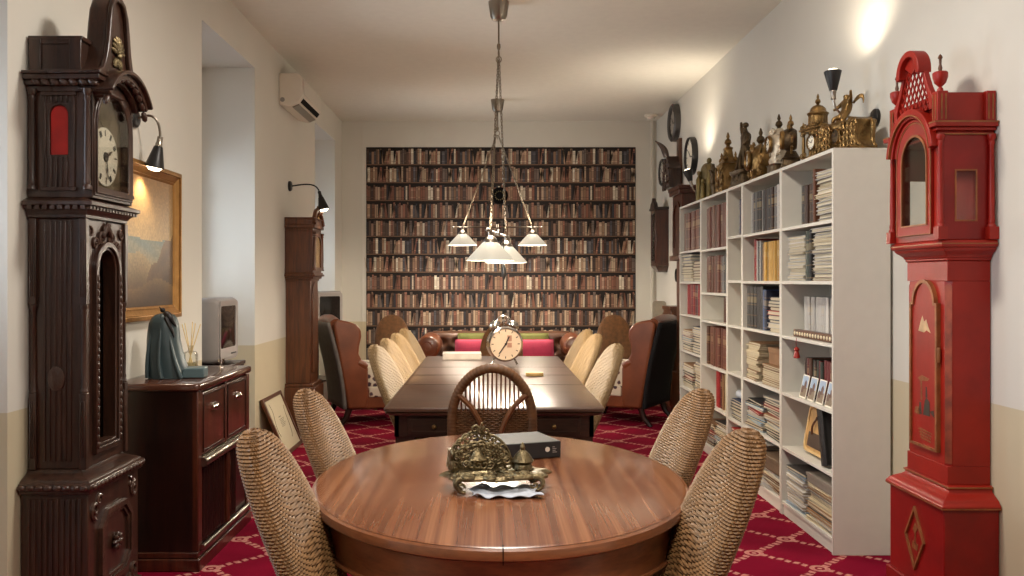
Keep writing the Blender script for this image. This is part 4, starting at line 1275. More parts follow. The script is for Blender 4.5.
m = MB().box(-.19, -.225, 1.988, .19, -.005, 2.11)
for s in (-1, 1):
    for y in (-.238, -.02): m.box(s*.165, y-.012 if y < -.1 else y-.02, 1.988, s*.212, y+.035 if y < -.1 else y+.02, 2.112)
tb = m.build('top_box', M_red, t, bevel=.003)
m = MB()
for s in (-1, 1):
    for k in (0, 1):
        m.box(s*(.175+k*.02), -.2515, 2.0, s*(.181+k*.02), -.25, 2.10)
        m.box(s*.212, -.235+k*.018, 2.0, s*.2135, -.229+k*.018, 2.10).box(s*.212, -.034+k*.018, 2.0, s*.2135, -.028+k*.018, 2.10)
m.build('gold_line', M_gold, tb)
# crest with pierced lattice
half_ = [(.178, 2.05), (.178, 2.085), (.160, 2.11), (.132, 2.15), (.110, 2.19), (.092, 2.23), (.080, 2.27)]
outer = half_+[(-x, z) for x, z in reversed(half_)]
inn = [(x*.80, z-.006 if z > 2.2 else z) for x, z in half_]; inn = [(min(a, b-.014), z) for (a, z), (b, _) in zip(inn, half_)]
inner = inn+[(-x, z) for x, z in reversed(inn)]
m = MB().ring(outer, inner, -.25, -.225)
arc_band(m, 0, 2.225, .072, .100, -.275, -.215, -.15, PI+.15, 18, .95)
arc_band(m, 0, 2.225, .0, .074, -.252, -.225, .5, PI-.5, 14, .95)
cr = m.build('crest', M_red, t, bevel=.004)
m = MB()
for i in range(-5, 6):
    for s in (-1, 1):
        x0 = i*.034; pts = []
        for k in range(9):
            z = 2.05+k*.024; x = x0+s*(z-2.05)*.62
            lim = 0
            for (a, za), (b, zb) in zip(half_, half_[1:]):
                if za <= z <= zb and zb > za: lim = a+(b-a)*(z-za)/(zb-za)
            if lim and abs(x) < lim-.008: pts.append((x, -.238, z))
        if len(pts) > 1: m.tube(pts, .0042, 5)
m.build('lattice', M_red, cr)
for s in (-1, 1):
    m = MB().lathe([(.012, 2.112), (.012, 2.122), (.006, 2.13), (.022, 2.145), (.03, 2.168), (.031, 2.185), (.026, 2.19), (.008, 2.193), (0, 2.193)], (s*.188, -.225, 0), 18)
    fi = m.build('finial', M_red, t)
    MB().lathe([(.006, 2.19), (.009, 2.205), (.005, 2.22), (.006, 2.24), (.010, 2.246), (.006, 2.256), (0, 2.262)], (s*.188, -.225, 0), 12).build('finial_tip', M_clockb, fi)

# ---- the brown clock farther along the window wall
t = thing('longcase_clock', 'tall plain brown longcase clock between the window recesses by the wing chair', 'longcase clock', (XL+.004, 7.92, 0), PI/2)
m = MB().box(-.215, -.26, .0, .215, 0, .44).box(-.23, -.275, 0, .23, 0, .10).box(-.20, -.245, .44, .20, 0, .47)
m.build('base', M_clockb, t, bevel=.006)
tr = MB().box(-.165, -.215, .47, .165, 0, 1.36).build('trunk', M_clockb, t, bevel=.004)
MB().prism(arch(-.115, .115, .56, 1.24, 10), -.228, -.215).build('door', M_clockb, tr, bevel=.004)
m = MB()
for z, k, h in ((1.36, 0, .02), (1.38, .02, .02), (1.40, .04, .02), (1.42, .03, .015)): m.box(-.18-k, -.225-k, z, .18+k, 0, z+h)
m.build('hood_moulding', M_clockb, t, bevel=.005)
m = MB().box(-.195, -.24, 1.435, .195, 0, 1.80)
ho = m.build('hood', M_clockb, t, bevel=.003)
MB().ring(arch(-.16, .16, 1.45, 1.68, 12, 0, .10), arch(-.125, .125, 1.48, 1.68, 12, 0, .075), -.255, -.24).build('hood_door', M_clockb, ho)
d_ = MB().prism(arch(-.13, .13, 1.475, 1.68, 12, 0, .08), -.243, -.240).build('dial', M_brass, ho)
for s in (-1, 1): column(MB(), s*.185, -.252, 1.45, 1.79, .011).build('hood_column', M_clockb, ho)
m = MB()
for z, k, h in ((1.80, .0, .02), (1.82, .02, .03), (1.85, .012, .05), (1.90, .022, .012)): m.box(-.195-k, -.24-k, z, .195+k, 0, z+h)
m.build('hood_cornice', M_clockb, t, bevel=.004)
for s in (-1, 1):
    m = MB(); m.tube(bez((s*.20, -.25, 1.86), (s*.15, -.25, 1.93), (s*.10, -.25, 1.99), (s*.05, -.25, 1.98)), .022, 8)
    m.ell((s*.055, -.258, 1.965), (.03, .026, .03), 12, 8)
    m.build('swan_neck', M_clockb, t)
MB().lathe([(.02, 1.91), (.012, 1.93), (.028, 1.96), (.01, 1.99), (.006, 2.02), (0, 2.03)], (0, -.245, 0), 14).build('finial', M_brass, t)

# ================================================================== sideboard and what stands on it
t = thing('sideboard', 'dark mahogany sideboard with chrome cup pulls beside the dark carved clock', 'sideboard', (XL+.01, 4.62, 0), PI/2)
Wd, Dp = .445, .40
m = MB().box(-Wd, -Dp+.02, .09, Wd, 0, .845)
m.build('carcass', M_mahogd, t, bevel=.003)
pl = rrect(Wd+.022, (Dp)/2+.012, .03, 3)
m = MB().loft([[(x*k, y*k-Dp/2-.004, z) for x, y in pl] for k, z in ((.985, .845), (1, .852), (1, .868), (.99, .876), (.97, .88))])
m.build('top', plain('dark_polished_top', srgb(70, 40, 28), .16, var=.25, bscale=12, coat=.5), t)
m = MB().box(-Wd-.012, -Dp-.014, 0, Wd+.012, 0, .06).box(-Wd-.004, -Dp-.004, .06, Wd+.004, 0, .09)
m.build('plinth', M_mahog, t, bevel=.006)
for x in (-Wd+.03, 0, Wd-.03):
    m = MB().box(x-.03 if x else x-.012, -Dp-.004, .09, x+.03 if x else x+.012, -Dp+.03, .845)
    m.build('post', M_mahog, t, bevel=.006)
for s in (-1, 1):
    x0, x1 = (s*.014, s*(Wd-.062))
    a, b = min(x0, x1), max(x0, x1)
    dr = MB().box(a, -Dp-.002, .53, b, -Dp+.03, .83).build('drawer_front', M_mahog, t, bevel=.005)
    MB().ring(rect(a+.012, b-.012, .545, .818), rect(a+.02, b-.02, .553, .81), -Dp-.006, -Dp-.001).build('moulding', M_mahogd, dr)
    cx = (a+b)/2
    m = MB(); m.lathe([(0, -.03), (.012, -.03), (.02, -.012), (.022, 0), (.02, .012), (.012, .03), (0, .03)], (cx, -Dp-.006, .742), 14, 'x', 1.0, .8)
    m.v = [(cx+(p[0]-cx)*1.75, p[1], .742+(p[2]-.742)*1.15) for p in m.v]
    m.build('cup_pull', M_chrome, dr)
    pn = MB().box(a, -Dp+.004, .11, b, -Dp+.03, .475).build('reeded_panel', M_mahogd, t)
    m = MB(); n = 9
    for i in range(n):
        if s > 0 and i > 3: break
        xx = a+.012+(b-a-.024)*(i+.5)/n if s < 0 else a+.012+(b-a-.024)*(i+.5)/n
        m.tube([(xx, -Dp+.002, .12), (xx, -Dp+.002, .465)], .010, 8)
    m.build('reeds', M_mahogd, pn)
m = MB().tube([(-Wd+.04, -Dp-.014, .503), (Wd-.04, -Dp-.014, .503)], .022, 12).box(-Wd+.05, -Dp-.006, .48, Wd-.05, -Dp+.02, .528)
m.build('rail', M_steel, t)
m = MB().tube([(-Wd+.03, -Dp-.014, .104), (Wd-.03, -Dp-.014, .104)], .014, 10); m.build('bottom_rail', M_steel, t)
m = MB().lathe([(.012, 0), (.016, .1), (.012, .2), (.017, .3), (.012, .365)], (-.0, -Dp-.01, .112), 12); m.build('turned_pilaster', M_mahog, t)

# teal sculpture
t = thing('sculpture', 'teal patinated sculpture of a cloaked form with a dark bird on top, on the sideboard', 'sculpture', (-1.58, 4.43, .8815), D(8))
secs = []
for z, xa, xb, ry in ((0, -.115, .10, .075), (.03, -.118, .085, .075), (.08, -.120, .066, .074), (.14, -.121, .05, .07), (.19, -.120, .04, .066), (.235, -.116, .036, .06), (.27, -.110, .032, .055), (.295, -.097, .024, .046), (.31, -.08, .012, .034), (.318, -.055, -.01, .015)):
    c = (xa+xb)/2; rx = (xb-xa)/2
    secs.append([(c+cos(2*PI*i/32)*rx*(1+.02*sin(2*PI*i/32*5)), sin(2*PI*i/32)*ry*(1+.03*sin(2*PI*i/32*5+z*9)), z) for i in range(32)])
MB().loft(secs).build('cloak', M_teal, t, angle=70)
m = MB()
m.tube(bez((-.045, -.035, .315), (-.03, -.055, .25), (-.06, -.085, .12), (-.03, -.09, .005), 14), [.004+.0005*i for i in range(15)], 8)
m.tube(bez((-.02, -.03, .29), (.0, -.05, .2), (.02, -.075, .1), (.06, -.08, .005), 14), [.004+.0006*i for i in range(15)], 8)
m.tube(bez((-.07, -.03, .28), (-.10, -.05, .2), (-.11, -.06, .1), (-.105, -.05, .005), 14), [.004+.0005*i for i in range(15)], 8)
m.build('folds', M_teal, t)
m = MB(); m.loft([[(x, y, z) for x, y in ((a0, -.06), (.165, -.055), (.165, .055), (a0, .06))] for z, a0 in ((0, .06), (.03, .06), (.05, .07))])
m.build('step', M_teall, t, bevel=.006)
m = MB(); m.tube(bez((-.035, -.01, .318), (-.015, -.035, .325), (.01, -.04, .28), (.028, -.035, .255), 12), [.007, .010, .014, .017, .019, .019, .018, .016, .013, .010, .008, .006, .004], 10)
m.ell((-.042, -.006, .334), (.013, .011, .012), 10, 8).tube([(-.05, -.006, .338), (-.058, -.008, .352)], [.005, .001], 6)
m.tube(bez((-.02, -.04, .30), (-.0, -.05, .25), (.02, -.05, .23), (.02, -.045, .20), 8), [.012, .013, .012, .010, .009, .007, .006, .004, .002], 8)
m.build('bird', M_blackm, t)

t = thing('reed_diffuser', 'glass reed diffuser with pale sticks on the sideboard behind the sculpture', 'reed diffuser', (-1.655, 4.93, .8805), 0)
MB().lathe([(0, 0), (.036, 0), (.04, .006), (.04, .075), (.034, .088), (.014, .093), (.014, .118), (.017, .12), (.017, .124), (.012, .124), (.011, .095), (.03, .086), (.036, .073), (.036, .008), (0, .006)], n=24).build('bottle', M_glassd, t)
MB().lathe([(0, .008), (.0355, .008), (.0355, .03), (0, .03)], n=20).build('liquid', plain('pale_oil', srgb(168, 156, 118), .15), t)
for i, (a, b) in enumerate(((-.05, .01), (-.025, -.02), (.005, .02), (.03, -.01), (.05, .015))):
    MB().tube([(-a*.3, -b*.3, .012), (a, b, .255-abs(a)*.3)], .0028, 6).build('reed', plain('reed_stick', srgb(226, 202, 150), .7) if i == 0 else bpy.data.materials['reed_stick'], t)
t = thing('silver_cup', 'tiny silver cup at the recess end of the sideboard top', 'cup', (-1.50, 4.98, .8805))
MB().lathe([(0, 0), (.016, 0), (.014, .004), (.005, .01), (.006, .018), (.016, .026), (.018, .045), (.016, .045), (.013, .028), (0, .024)], n=18).build('cup', M_chrome, t)

# televisions in the recesses
def television(label, loc, rz, src=None):
    if src: return dup(src, loc, rz, label, 'grey televisions in the recesses')
    t = thing('television', label, 'television', loc, rz, 'grey televisions in the recesses')
    def sec(y, w_, z0, z1, r=.03): return [(x, y, z+(z0+z1)/2) for x, z in rrect(w_/2, (z1-z0)/2, r, 4)]
    m = MB().loft([sec(-.16, .42, .01, .40), sec(-.13, .44, 0, .415), sec(-.05, .44, 0, .415), sec(.0, .42, .005, .40), sec(.14, .30, .03, .34), sec(.20, .26, .05, .30)])
    m.build('housing', M_tv, t, angle=40)
    m = MB().ring([(x, z+.21) for x, z in rrect(.195, .185, .03, 4)], [(x, z+.225) for x, z in rrect(.165, .135, .02, 4)], -.172, -.16, dm=-.165)
    m.build('bezel', M_tv, t, bevel=.003)
    m = MB(); m.grid(lambda u, v: ((u-.5)*.335, -.163-.012*(1-(2*u-1)**2)*(1-(2*v-1)**2), .0895+v*.272), 12, 12)
    m.build('screen', M_screen, t)
    m = MB()
    for i in range(5): m.box(.04+i*.022, -.175, .045, .054+i*.022, -.171, .053)
    m.build('buttons', M_tvd, t)
    MB().box(-.14, -.10, -.012, .14, .12, 0.002).build('foot', M_tvd, t)
    return t
def tv_stand(label, loc, rz):
    t = thing('television_stand', label, 'stand', loc, rz)
    MB().box(-.26, -.20, .80, .26, .22, .825).build('top', M_mahogd, t, bevel=.004)
    MB().box(-.25, -.19, .30, .25, .21, .32).build('shelf', M_mahogd, t, bevel=.003)
    for sx in (-1, 1):
        for y in (-.17, .19): MB().box(sx*.235-.02, y-.02, 0, sx*.235+.02, y+.02, .80).build('leg', M_mahogd, t, bevel=.003)
tv_stand('dark wooden stand under the grey television in the recess behind the sideboard', (-1.86, 5.80, 0), D(90))
tv1 = television('grey tube television in the recess behind the sideboard', (-1.87, 5.82, .838), D(90))
tv_stand('dark wooden stand under the far grey television beyond the brown clock', (-1.86, 9.55, 0), D(62))
television('grey tube television half hidden between the brown clock and the wing chair', (-1.84, 9.55, .838), D(60), tv1)

# painting in a gilt frame
def painting():
    t = thing('painting', 'gilt-framed seascape painting with cliffs, lit by the gooseneck lamp', 'painting', (XL+.002, 4.48, 1.16), PI/2)
    w_, h = .54, .80
    def fr(a, b): return [(-a, 0+(.29-b)*0+h/2-b), (a, h/2-b), (a, h/2+b), (-a, h/2+b)]
    m = MB().ring(fr(w_, h/2), fr(w_-.025, h/2-.025), -.045, 0, dm=-.05).ring(fr(w_-.025, h/2-.025), fr(w_-.055, h/2-.055), -.04, 0, dm=-.022)
    m.ring(fr(w_-.055, h/2-.055), fr(w_-.07, h/2-.07), -.028, 0, dm=-.018)
    m.build('frame', M_goldf, t, bevel=.004)
    nx, nz = 90, 64; x0, x1, z0, z1 = -w_+.068, w_-.068, .068, h-.068
    v = []; f = []; col = []
    r = random.Random(8)
    for j in range(nz+1):
        for i in range(nx+1): v.append((x0+(x1-x0)*i/nx, -.017, z0+(z1-z0)*j/nz))
    def lerp(a, b, q): q = max(0, min(1, q)); return tuple(x+(y-x)*q for x, y in zip(a, b))
    for j in range(nz):
        for i in range(nx):
            f.append((j*(nx+1)+i, j*(nx+1)+i+1, (j+1)*(nx+1)+i+1, (j+1)*(nx+1)+i))
            u, w2 = (i+.5)/nx, (j+.5)/nz
            sky = lerp((176, 146, 98), (150, 110, 62), (w2-.5)/.5)
            c = sky
            hz = .53+.015*sin(u*7)
            if w2 < hz: c = lerp((104, 112, 104), (146, 132, 100), (hz-w2)/.22+.2*sin(u*19+w2*40))
            coast = .40-.25*(u-.45)+.03*sin(u*15)
            if w2 < coast and u < .75: c = lerp((150, 128, 88), (96, 72, 44), (coast-w2)/.25)
            cl = .05+.55*max(0, (u-.52)/.48)**.7+.03*sin(u*31)
            if u > .52 and w2 < cl: c = lerp((104, 76, 46), (62, 42, 26), (cl-w2)/.35+.2*sin(u*23-w2*31))
            fg = .18+.04*sin(u*9+1)
            if w2 < fg: c = lerp((112, 84, 50), (58, 40, 24), (fg-w2)/.15)
            if .18 < u < .30 and .10 < w2 < .22 and abs(u-.24)+abs(w2-.15) < .05: c = (60, 44, 34)
            k = r.uniform(.92, 1.08); col.append(tuple(min(255, q*k) for q in c))
    me = bpy.data.meshes.new('canvas'); me.from_pydata(v, [], f)
    at = me.color_attributes.new('Col', 'FLOAT_COLOR', 'CORNER')
    for p in me.polygons:
        c = srgb(*col[p.index])
        for li in p.loop_indices: at.data[li].color = c
    me.materials.append(attr_mat('oil_canvas', .38, 30, .3))
    o = bpy.data.objects.new('canvas', me); C.objects.link(o); o.parent = t
painting()
# framed print leaning against the wall
t = thing('framed_print', 'wooden framed print leaning on the floor against the wall beyond the recess', 'framed print', (-1.575, 7.17, .002), PI/2)
m = MB(); fr = lambda a, b0, b1: [(-a, b0), (a, b0), (a, b1), (-a, b1)]
T_ = Matrix.Rotation(D(-23), 4, 'X')
m.ring(fr(.30, 0, .48), fr(.27, .03, .45), -.012, .012); m.xf(T_); m.build('frame', M_clockb, t, bevel=.003)
m = MB().box(-.272, -.002, .028, .272, .004, .452).xf(T_); m.build('print', plain('print_paper', srgb(196, 184, 154), .5, var=.06, bscale=10), t)
m = MB()
for i in range(6): m.box(-.05, -.0035, .21+i*.012, .05+(i % 3)*.02, -.002, .214+i*.012)
m.box(-.05, -.0035, .29, .02, -.002, .297)
m.tube(bez((-.2, -.002, .15), (-.25, -.002, .3), (-.1, -.002, .3), (-.17, -.002, .42)), .003, 4).tube(bez((.1, -.002, .1), (.2, -.002, .14), (.15, -.002, .3), (.22, -.002, .36)), .003, 4)
m.xf(T_); m.build('print_drawing', plain('print_ink', srgb(110, 100, 84), .6), t)
# ================================================================== the white bookcases
XF, XB = 1.70, 1.985
BAYS = [('bay beside the red clock', 4.42, 5.22), ('second bay from the red clock', 5.222, 6.018), ('narrow middle bay', 6.02, 6.40), ('fourth bay from the red clock', 6.402, 7.20), ('bay farthest from the red clock', 7.202, 8.0)]
SHELF = [[.08, .40, .715, 1.045, 1.36, 1.668], [.08, .40, .715, 1.05, 1.36, 1.67], [.08, .39, .715, 1.05, 1.365, 1.675], [.08, .40, .705, 1.05, 1.27, 1.61], [.08, .43, .755, 1.07, 1.355, 1.62]]
TH = .018; TOP = 2.02
for (nm, a, b), sh in zip(BAYS, SHELF):
    t = thing('bookcase', 'white bookcase unit, ' + nm, 'bookcase', (XF, a, 0), 0, 'white bookcase units along the wall')
    W_, Dp = b-a, XB-XF
    for y in (0, W_-TH): MB().box(0, y, 0, Dp, y+TH, TOP).build('side_panel', M_white, t, bevel=.0012, seg=1)
    MB().box(Dp-.006, TH, .06, Dp, W_-TH, TOP-.001).build('back_panel', M_white, t)
    MB().box(.0005, TH, TOP-TH, Dp-.006, W_-TH, TOP-.0004).build('top_panel', M_white, t)
    MB().box(.012, TH, .0, .027, W_-TH, .062).build('plinth', M_white, t)
    for z in sh: MB().box(.002, TH, z-TH, Dp-.006, W_-TH, z).build('shelf', M_white, t, bevel=.001, seg=1)

# ---- shared book meshes (unit size: x depth 0..1 from the spine, y thickness 0..1, z height 0..1)
def book_mesh():
    m = MB()
    m.mi = 0
    m.box(.02, 0, 0, 1, .10, 1).box(.02, .90, 0, 1, 1, 1)
    sp = [(.05, 0), (.015, .15), (0, .5), (.015, .85), (.05, 1), (.09, 1), (.09, 0)]
    m.prism(sp, 0, 1, 'xy')
    for z in (.16, .32, .52, .84): m.prism([(q[0]-.012, q[1]) for q in sp], z, z+.018, 'xy')
    m.mi = 1
    m.box(.08, .10, .02, .97, .90, .975)
    return m.mesh('book', [M_book, M_pages], True, 40)
def mag_mesh(k):
    """lying flat: x depth 0..1, y length 0..1, z thickness 0..1"""
    m = MB(); r = random.Random(k)
    m.mi = 0
    m.loft([[(0, y, 0), (0, y, .12), (1, y, .12), (1, y, 0)] for y in (0, .25, .5, .75, 1)])
    m.loft([[(0, y, .86), (0, y, 1+.0*y), (1, y, 1), (1, y, .86)] for y in (0, .25, .5, .75, 1)])
    m.mi = 1
    for i in range(3): m.box(.01+r.uniform(0, .03), .01+r.uniform(0, .03), .12+i*.247, .985, .985-r.uniform(0, .03), .12+i*.247+.225)
    return m.mesh('magazine', [M_mag, M_pages], False)
ME_BOOK = book_mesh(); ME_MAG = [mag_mesh(k) for k in range(3)]
CN = {'dark brown': (62, 38, 26), 'brown': (104, 62, 38), 'reddish brown': (112, 56, 36), 'tan': (158, 116, 76), 'cream': (214, 196, 160), 'white': (220, 214, 206), 'grey': (128, 122, 118), 'dark grey': (62, 58, 56),
      'black': (26, 24, 26), 'red': (164, 30, 30), 'dark red': (104, 26, 26), 'yellow': (206, 158, 64), 'blue': (48, 84, 132), 'pale blue': (150, 176, 196), 'dark green': (42, 54, 44), 'pale grey': (184, 180, 176), 'dark blue': (34, 44, 70)}
ORD = ['first', 'second', 'third', 'fourth', 'fifth', 'sixth', 'seventh', 'eighth', 'ninth', 'tenth', 'eleventh', 'twelfth', 'thirteenth', 'fourteenth', 'fifteenth', 'sixteenth', 'seventeenth', 'eighteenth', 'nineteenth', 'twentieth']
ROWN = ['top', 'second', 'third', 'fourth', 'fifth', 'bottom']
BS = ['red clock bay', 'second bay', 'narrow middle bay', 'fourth bay', 'farthest bay']
br = random.Random(21)
def zof(bay, row): return SHELF[bay][5-row]
def upright(bay, row, y1, seq, setback=.02, dep=.20, kind='book', n0=1, lean_last=False, lie=None):
    """seq: (colour, thickness, height), from far (y1) towards the camera"""
    y = y1; z = zof(bay, row)+.0005
    for i, (c, th, h) in enumerate(seq):
        y -= th+.0006
        o = bpy.data.objects.new(kind, ME_BOOK); C.objects.link(o)
        o.location = (XF+setback+br.uniform(0, .012), y, z); o.scale = (dep, th, h)
        col = CN[c]; k = br.uniform(.86, 1.12)
        o.color = srgb(*[min(255, q*k) for q in col])
        tag(o, '%s upright %s, %s from far end, %s shelf, %s' % (c, kind, ORD[n0-1+i], ROWN[row], BS[bay]), kind, 'upright books on the %s shelf of the %s' % (ROWN[row], BS[bay]))
    return y
def rep(c, n, th, h, jt=.15, jh=.03):
    cs = c if isinstance(c, (list, tuple)) else [c]
    return [(br.choice(cs), th*br.uniform(1-jt, 1+jt), h*br.uniform(1-jh, 1+jh*.4)) for _ in range(n)]
def stack(bay, row, y0, y1, seq, name, kind='magazine', setback=.012, dep=.24, skew=.10, jy=.012, z=None):
    """seq: (colour, thickness), from the shelf upwards, lying between y0 (near) and y1 (far)"""
    z = (zof(bay, row) if z is None else z)+.0006
    n = len(seq)
    rest = min([q for q in SHELF[bay]+[TOP] if q > z+.05])-TH-z-.008; tot = sum(q[1]+.0006 for q in seq)
    if tot > rest: seq = [(c, th*rest/tot-.0003) for c, th in seq]
    for i, (c, th) in enumerate(seq):
        o = bpy.data.objects.new(kind, ME_MAG[i % 3]); C.objects.link(o)
        a = br.uniform(-skew, skew); ly = (y1-y0)*br.uniform(.90, .97); d = dep*br.uniform(.90, 1)
        cx = XF+setback+dep/2+br.uniform(-.004, .006); cy = (y0+y1)/2+br.uniform(-jy, jy)
        a *= .5
        o.rotation_euler = (0, 0, a)
        o.location = (cx-(cos(a)*d-sin(a)*ly)/2, cy-(sin(a)*d+cos(a)*ly)/2, z)
        o.scale = (d, ly, th)
        k = br.uniform(.88, 1.1); o.color = srgb(*[min(255, q*k) for q in CN[c]])
        tag(o, '%s %s, %s from top of %s, %s shelf, %s' % (c, kind, ORD[n-1-i], name, ROWN[row], BS[bay]), kind, 'flat stacks on the %s shelf of the %s' % (ROWN[row], BS[bay]))
        z += th+.0006
    return z
def mags(n, th, cols): return [(br.choice(cols), th*br.uniform(.7, 1.3)) for _ in range(n)]
PALE = ['white', 'cream', 'pale grey', 'white', 'pale grey']
MIX = ['white', 'cream', 'grey', 'dark grey', 'pale blue', 'brown', 'pale grey', 'red', 'black', 'tan']
# bay beside the red clock: y 4.44 .. 5.20
upright(0, 0, 5.00, rep(['dark grey', 'dark brown'], 5, .05, .225), .04)
upright(0, 0, 4.742, [('brown', .022, .285)], .012, .25, n0=6)
stack(0, 0, 4.45, 4.70, mags(13, .019, PALE+['grey']), 'far pale stack')
stack(0, 1, 4.865, 5.16, mags(14, .018, PALE), 'far pale stack')
upright(0, 1, 4.86, [('dark green', .05, .27), ('black', .03, .275)], .012, .23)
stack(0, 1, 4.45, 4.765, mags(15, .0175, PALE+['grey', 'tan']), 'near stack')
upright(0, 2, 5.14, rep('white', 19, .034, .225, .05, .005), .10, .16)
upright(0, 3, 5.02, rep(['dark brown', 'dark green', 'dark red', 'brown', 'dark brown'], 8, .034, .215)+rep(['reddish brown', 'dark red'], 6, .044, .225), .06)
stack(0, 5, 4.86, 5.18, mags(14, .0145, ['pale grey', 'white', 'grey', 'pale blue', 'dark grey']), 'far newspaper stack', jy=.008)
zt = stack(0, 5, 4.46, 4.84, mags(11, .0155, ['cream', 'tan', 'pale grey', 'cream', 'grey']), 'near stack', jy=.008)
t = tag(MB().box(0, 0, 0, .24, .36, .05).ring(rect(-.004, .244, -.004, .364), rect(.0, .24, 0, .36), .032, .052, 'xy').build('file_box', plain('grey_card', srgb(122, 112, 100), .7), None, bevel=.003), 'flat grey card box on the bottom shelf papers in the red clock bay', 'box')
t.location = (XF+.014, 4.465, zt+.001)
# carved wooden bar before the white volumes
t = thing('carved_bar', 'brown studded wooden bar lying before the white volumes', 'wooden bar', (XF+.045, 4.45, zof(0, 2)+.0005), 0)
MB().box(-.022, 0, 0, .022, .62, .042).build('bar', M_clockb, t, bevel=.006)
m = MB()
for i in range(15): m.ell((-.0225, .03+i*.04, .021), (.005, .011, .011), 8, 6)
m.build('studs', M_paper, t)
# small red pendant tag hanging from the shelf above
t = thing('red_tassel', 'small red tassel hanging beneath the shelf of white volumes', 'tassel', (XF-.005, 4.93, zof(0, 2)-.022), 0)
MB().tube([(0, 0, .024), (-.004, 0, .0), (-.002, 0, -.03)], .0016, 6).build('cord', M_red, t)
MB().lathe([(.004, -.028), (.014, -.036), (.016, -.045), (.010, -.05), (.02, -.085), (.014, -.09), (0, -.09)], n=12).build('tuft', M_red, t)
# four postcards leaning on the old books
for i in range(4):
    t = thing('postcard', '%s picture postcard from the far end, leaning on the old books of the fourth shelf' % ORD[i], 'postcard', (XF+.022, 4.50+.125*(3-i), zof(0, 3)+.001), 0, 'postcards before the old books')
    T_ = Matrix.Rotation(D(12), 4, 'Y')
    MB().box(0, 0, 0, .003, .094, .128).xf(T_).build('card', M_ivory, t)
    m = MB()
    def pic(u, v): return (-.0006, .006+u*.082, .008+v*.112)
    m.mi = 0; m.box(-.0008, .006, .06, .0, .088, .122); m.mi = 1; m.box(-.0008, .006, .008, .0, .088, .06); m.mi = 2
    m.prism([(.02, .05), (.05, .05), (.05, .085), (.035, .10), (.02, .085)], -.0014, 0, 'yz'); m.prism([(.052, .03), (.08, .03), (.08, .07), (.052, .065)], -.0014, 0, 'yz')
    m.xf(T_)
    m.build('picture', [plain('sky_print', srgb(150, 172, 196), .4), plain('ground_print', srgb(120, 104, 84), .4), plain('house_print', srgb(90, 60, 50), .4)] if i == 0 else [bpy.data.materials[k] for k in ('sky_print', 'ground_print', 'house_print')], t)
# tan case and black binder leaning on the fifth shelf
t = thing('leather_case', 'tan leather case with rounded corners leaning on the fifth shelf', 'case', (XF+.06, 4.71, zof(0, 4)+.018), 0)
T_ = Matrix.Rotation(D(10), 4, 'Y')
m = MB(); m.prism([(y+.15, z+.13) for y, z in rrect(.15, .13, .04, 5)], 0, .09, 'yz'); m.xf(T_); m.build('body', plain('tan_leather', srgb(190, 148, 90), .5, bump=.15, var=.25), t, bevel=.012, seg=3)
m = MB(); m.ring([(y+.15, z+.13) for y, z in rrect(.151, .131, .04, 5)], [(y+.15, z+.13) for y, z in rrect(.136, .116, .034, 5)], -.006, .002, 'yz'); m.xf(T_); m.build('edge_band', plain('pale_leather', srgb(206, 172, 116), .5), t, bevel=.002)
m = MB().box(-.006, .05, .03, .0, .25, .11); m.xf(T_); m.build('pocket', plain('dark_leather_pocket', srgb(62, 44, 30), .5), t, bevel=.003)
m = MB().tube(bez((-.008, .19, .10), (-.02, .2, .16), (-.02, .15, .16), (-.008, .16, .20), 10), .006, 8).xf(T_); m.build('strap', M_clockb, t)
o = bpy.data.objects.new('binder', ME_BOOK); C.objects.link(o); o.scale = (.22, .075, .295); o.rotation_euler = (D(-14), 0, 0)
o.location = (XF+.012, 4.545, zof(0, 4)+.0195); o.color = srgb(24, 22, 22)
tag(o, 'thick black binder leaning against the tan case', 'binder')
# second bay: y 5.24 .. 6.00
upright(1, 0, 5.93, [('white', .02, .26)]+rep(['dark grey', 'grey', 'dark brown', 'dark grey'], 14, .034, .27, .2, .01)+[('white', .026, .275), ('white', .02, .27), ('dark red', .035, .27), ('red', .03, .26)], .03)
upright(1, 1, 5.88, [('red', .035, .275), ('red', .03, .265), ('white', .02, .26), ('black', .03, .255), ('white', .02, .26), ('dark grey', .045, .24), ('tan', .04, .235)]+rep('yellow', 7, .044, .245, .05, .005), .03)
upright(1, 2, 5.97, rep(['dark grey', 'black', 'dark grey'], 5, .062, .275, .05, .005)+[('blue', .05, .255), ('dark blue', .045, .25)], .015)
stack(1, 2, 5.25, 5.525, mags(9, .024, ['white', 'brown', 'pale blue', 'dark grey', 'red', 'cream', 'dark blue']), 'near pile', 'book')
stack(1, 3, 5.70, 5.99, mags(18, .0125, ['cream', 'cream', 'tan']), 'far folder stack', 'folder')
zt = stack(1, 3, 5.25, 5.66, mags(10, .012, ['cream', 'cream', 'tan']), 'near folder stack', 'folder')
t = tag(MB().box(0, 0, 0, .18, .24, .10).box(-.003, -.003, .07, .183, .243, .104).build('card_box', plain('brown_card', srgb(124, 88, 56), .7), None, bevel=.003), 'brown card box on the cream folders of the second bay', 'box')
t.location = (XF+.05, 5.36, zt+.001)
stack(1, 4, 5.62, 5.98, mags(13, .0125, MIX), 'far messy pile', skew=.18)
stack(1, 4, 5.25, 5.60, mags(15, .0145, MIX), 'near messy pile', skew=.18)
stack(1, 5, 5.68, 5.99, mags(17, .0135, ['pale grey', 'white', 'pale blue', 'grey']), 'far pale stack', skew=.06)
zt = stack(1, 5, 5.25, 5.65, mags(9, .013, ['cream', 'tan', 'grey', 'brown', 'pale grey']), 'near stack', skew=.2)
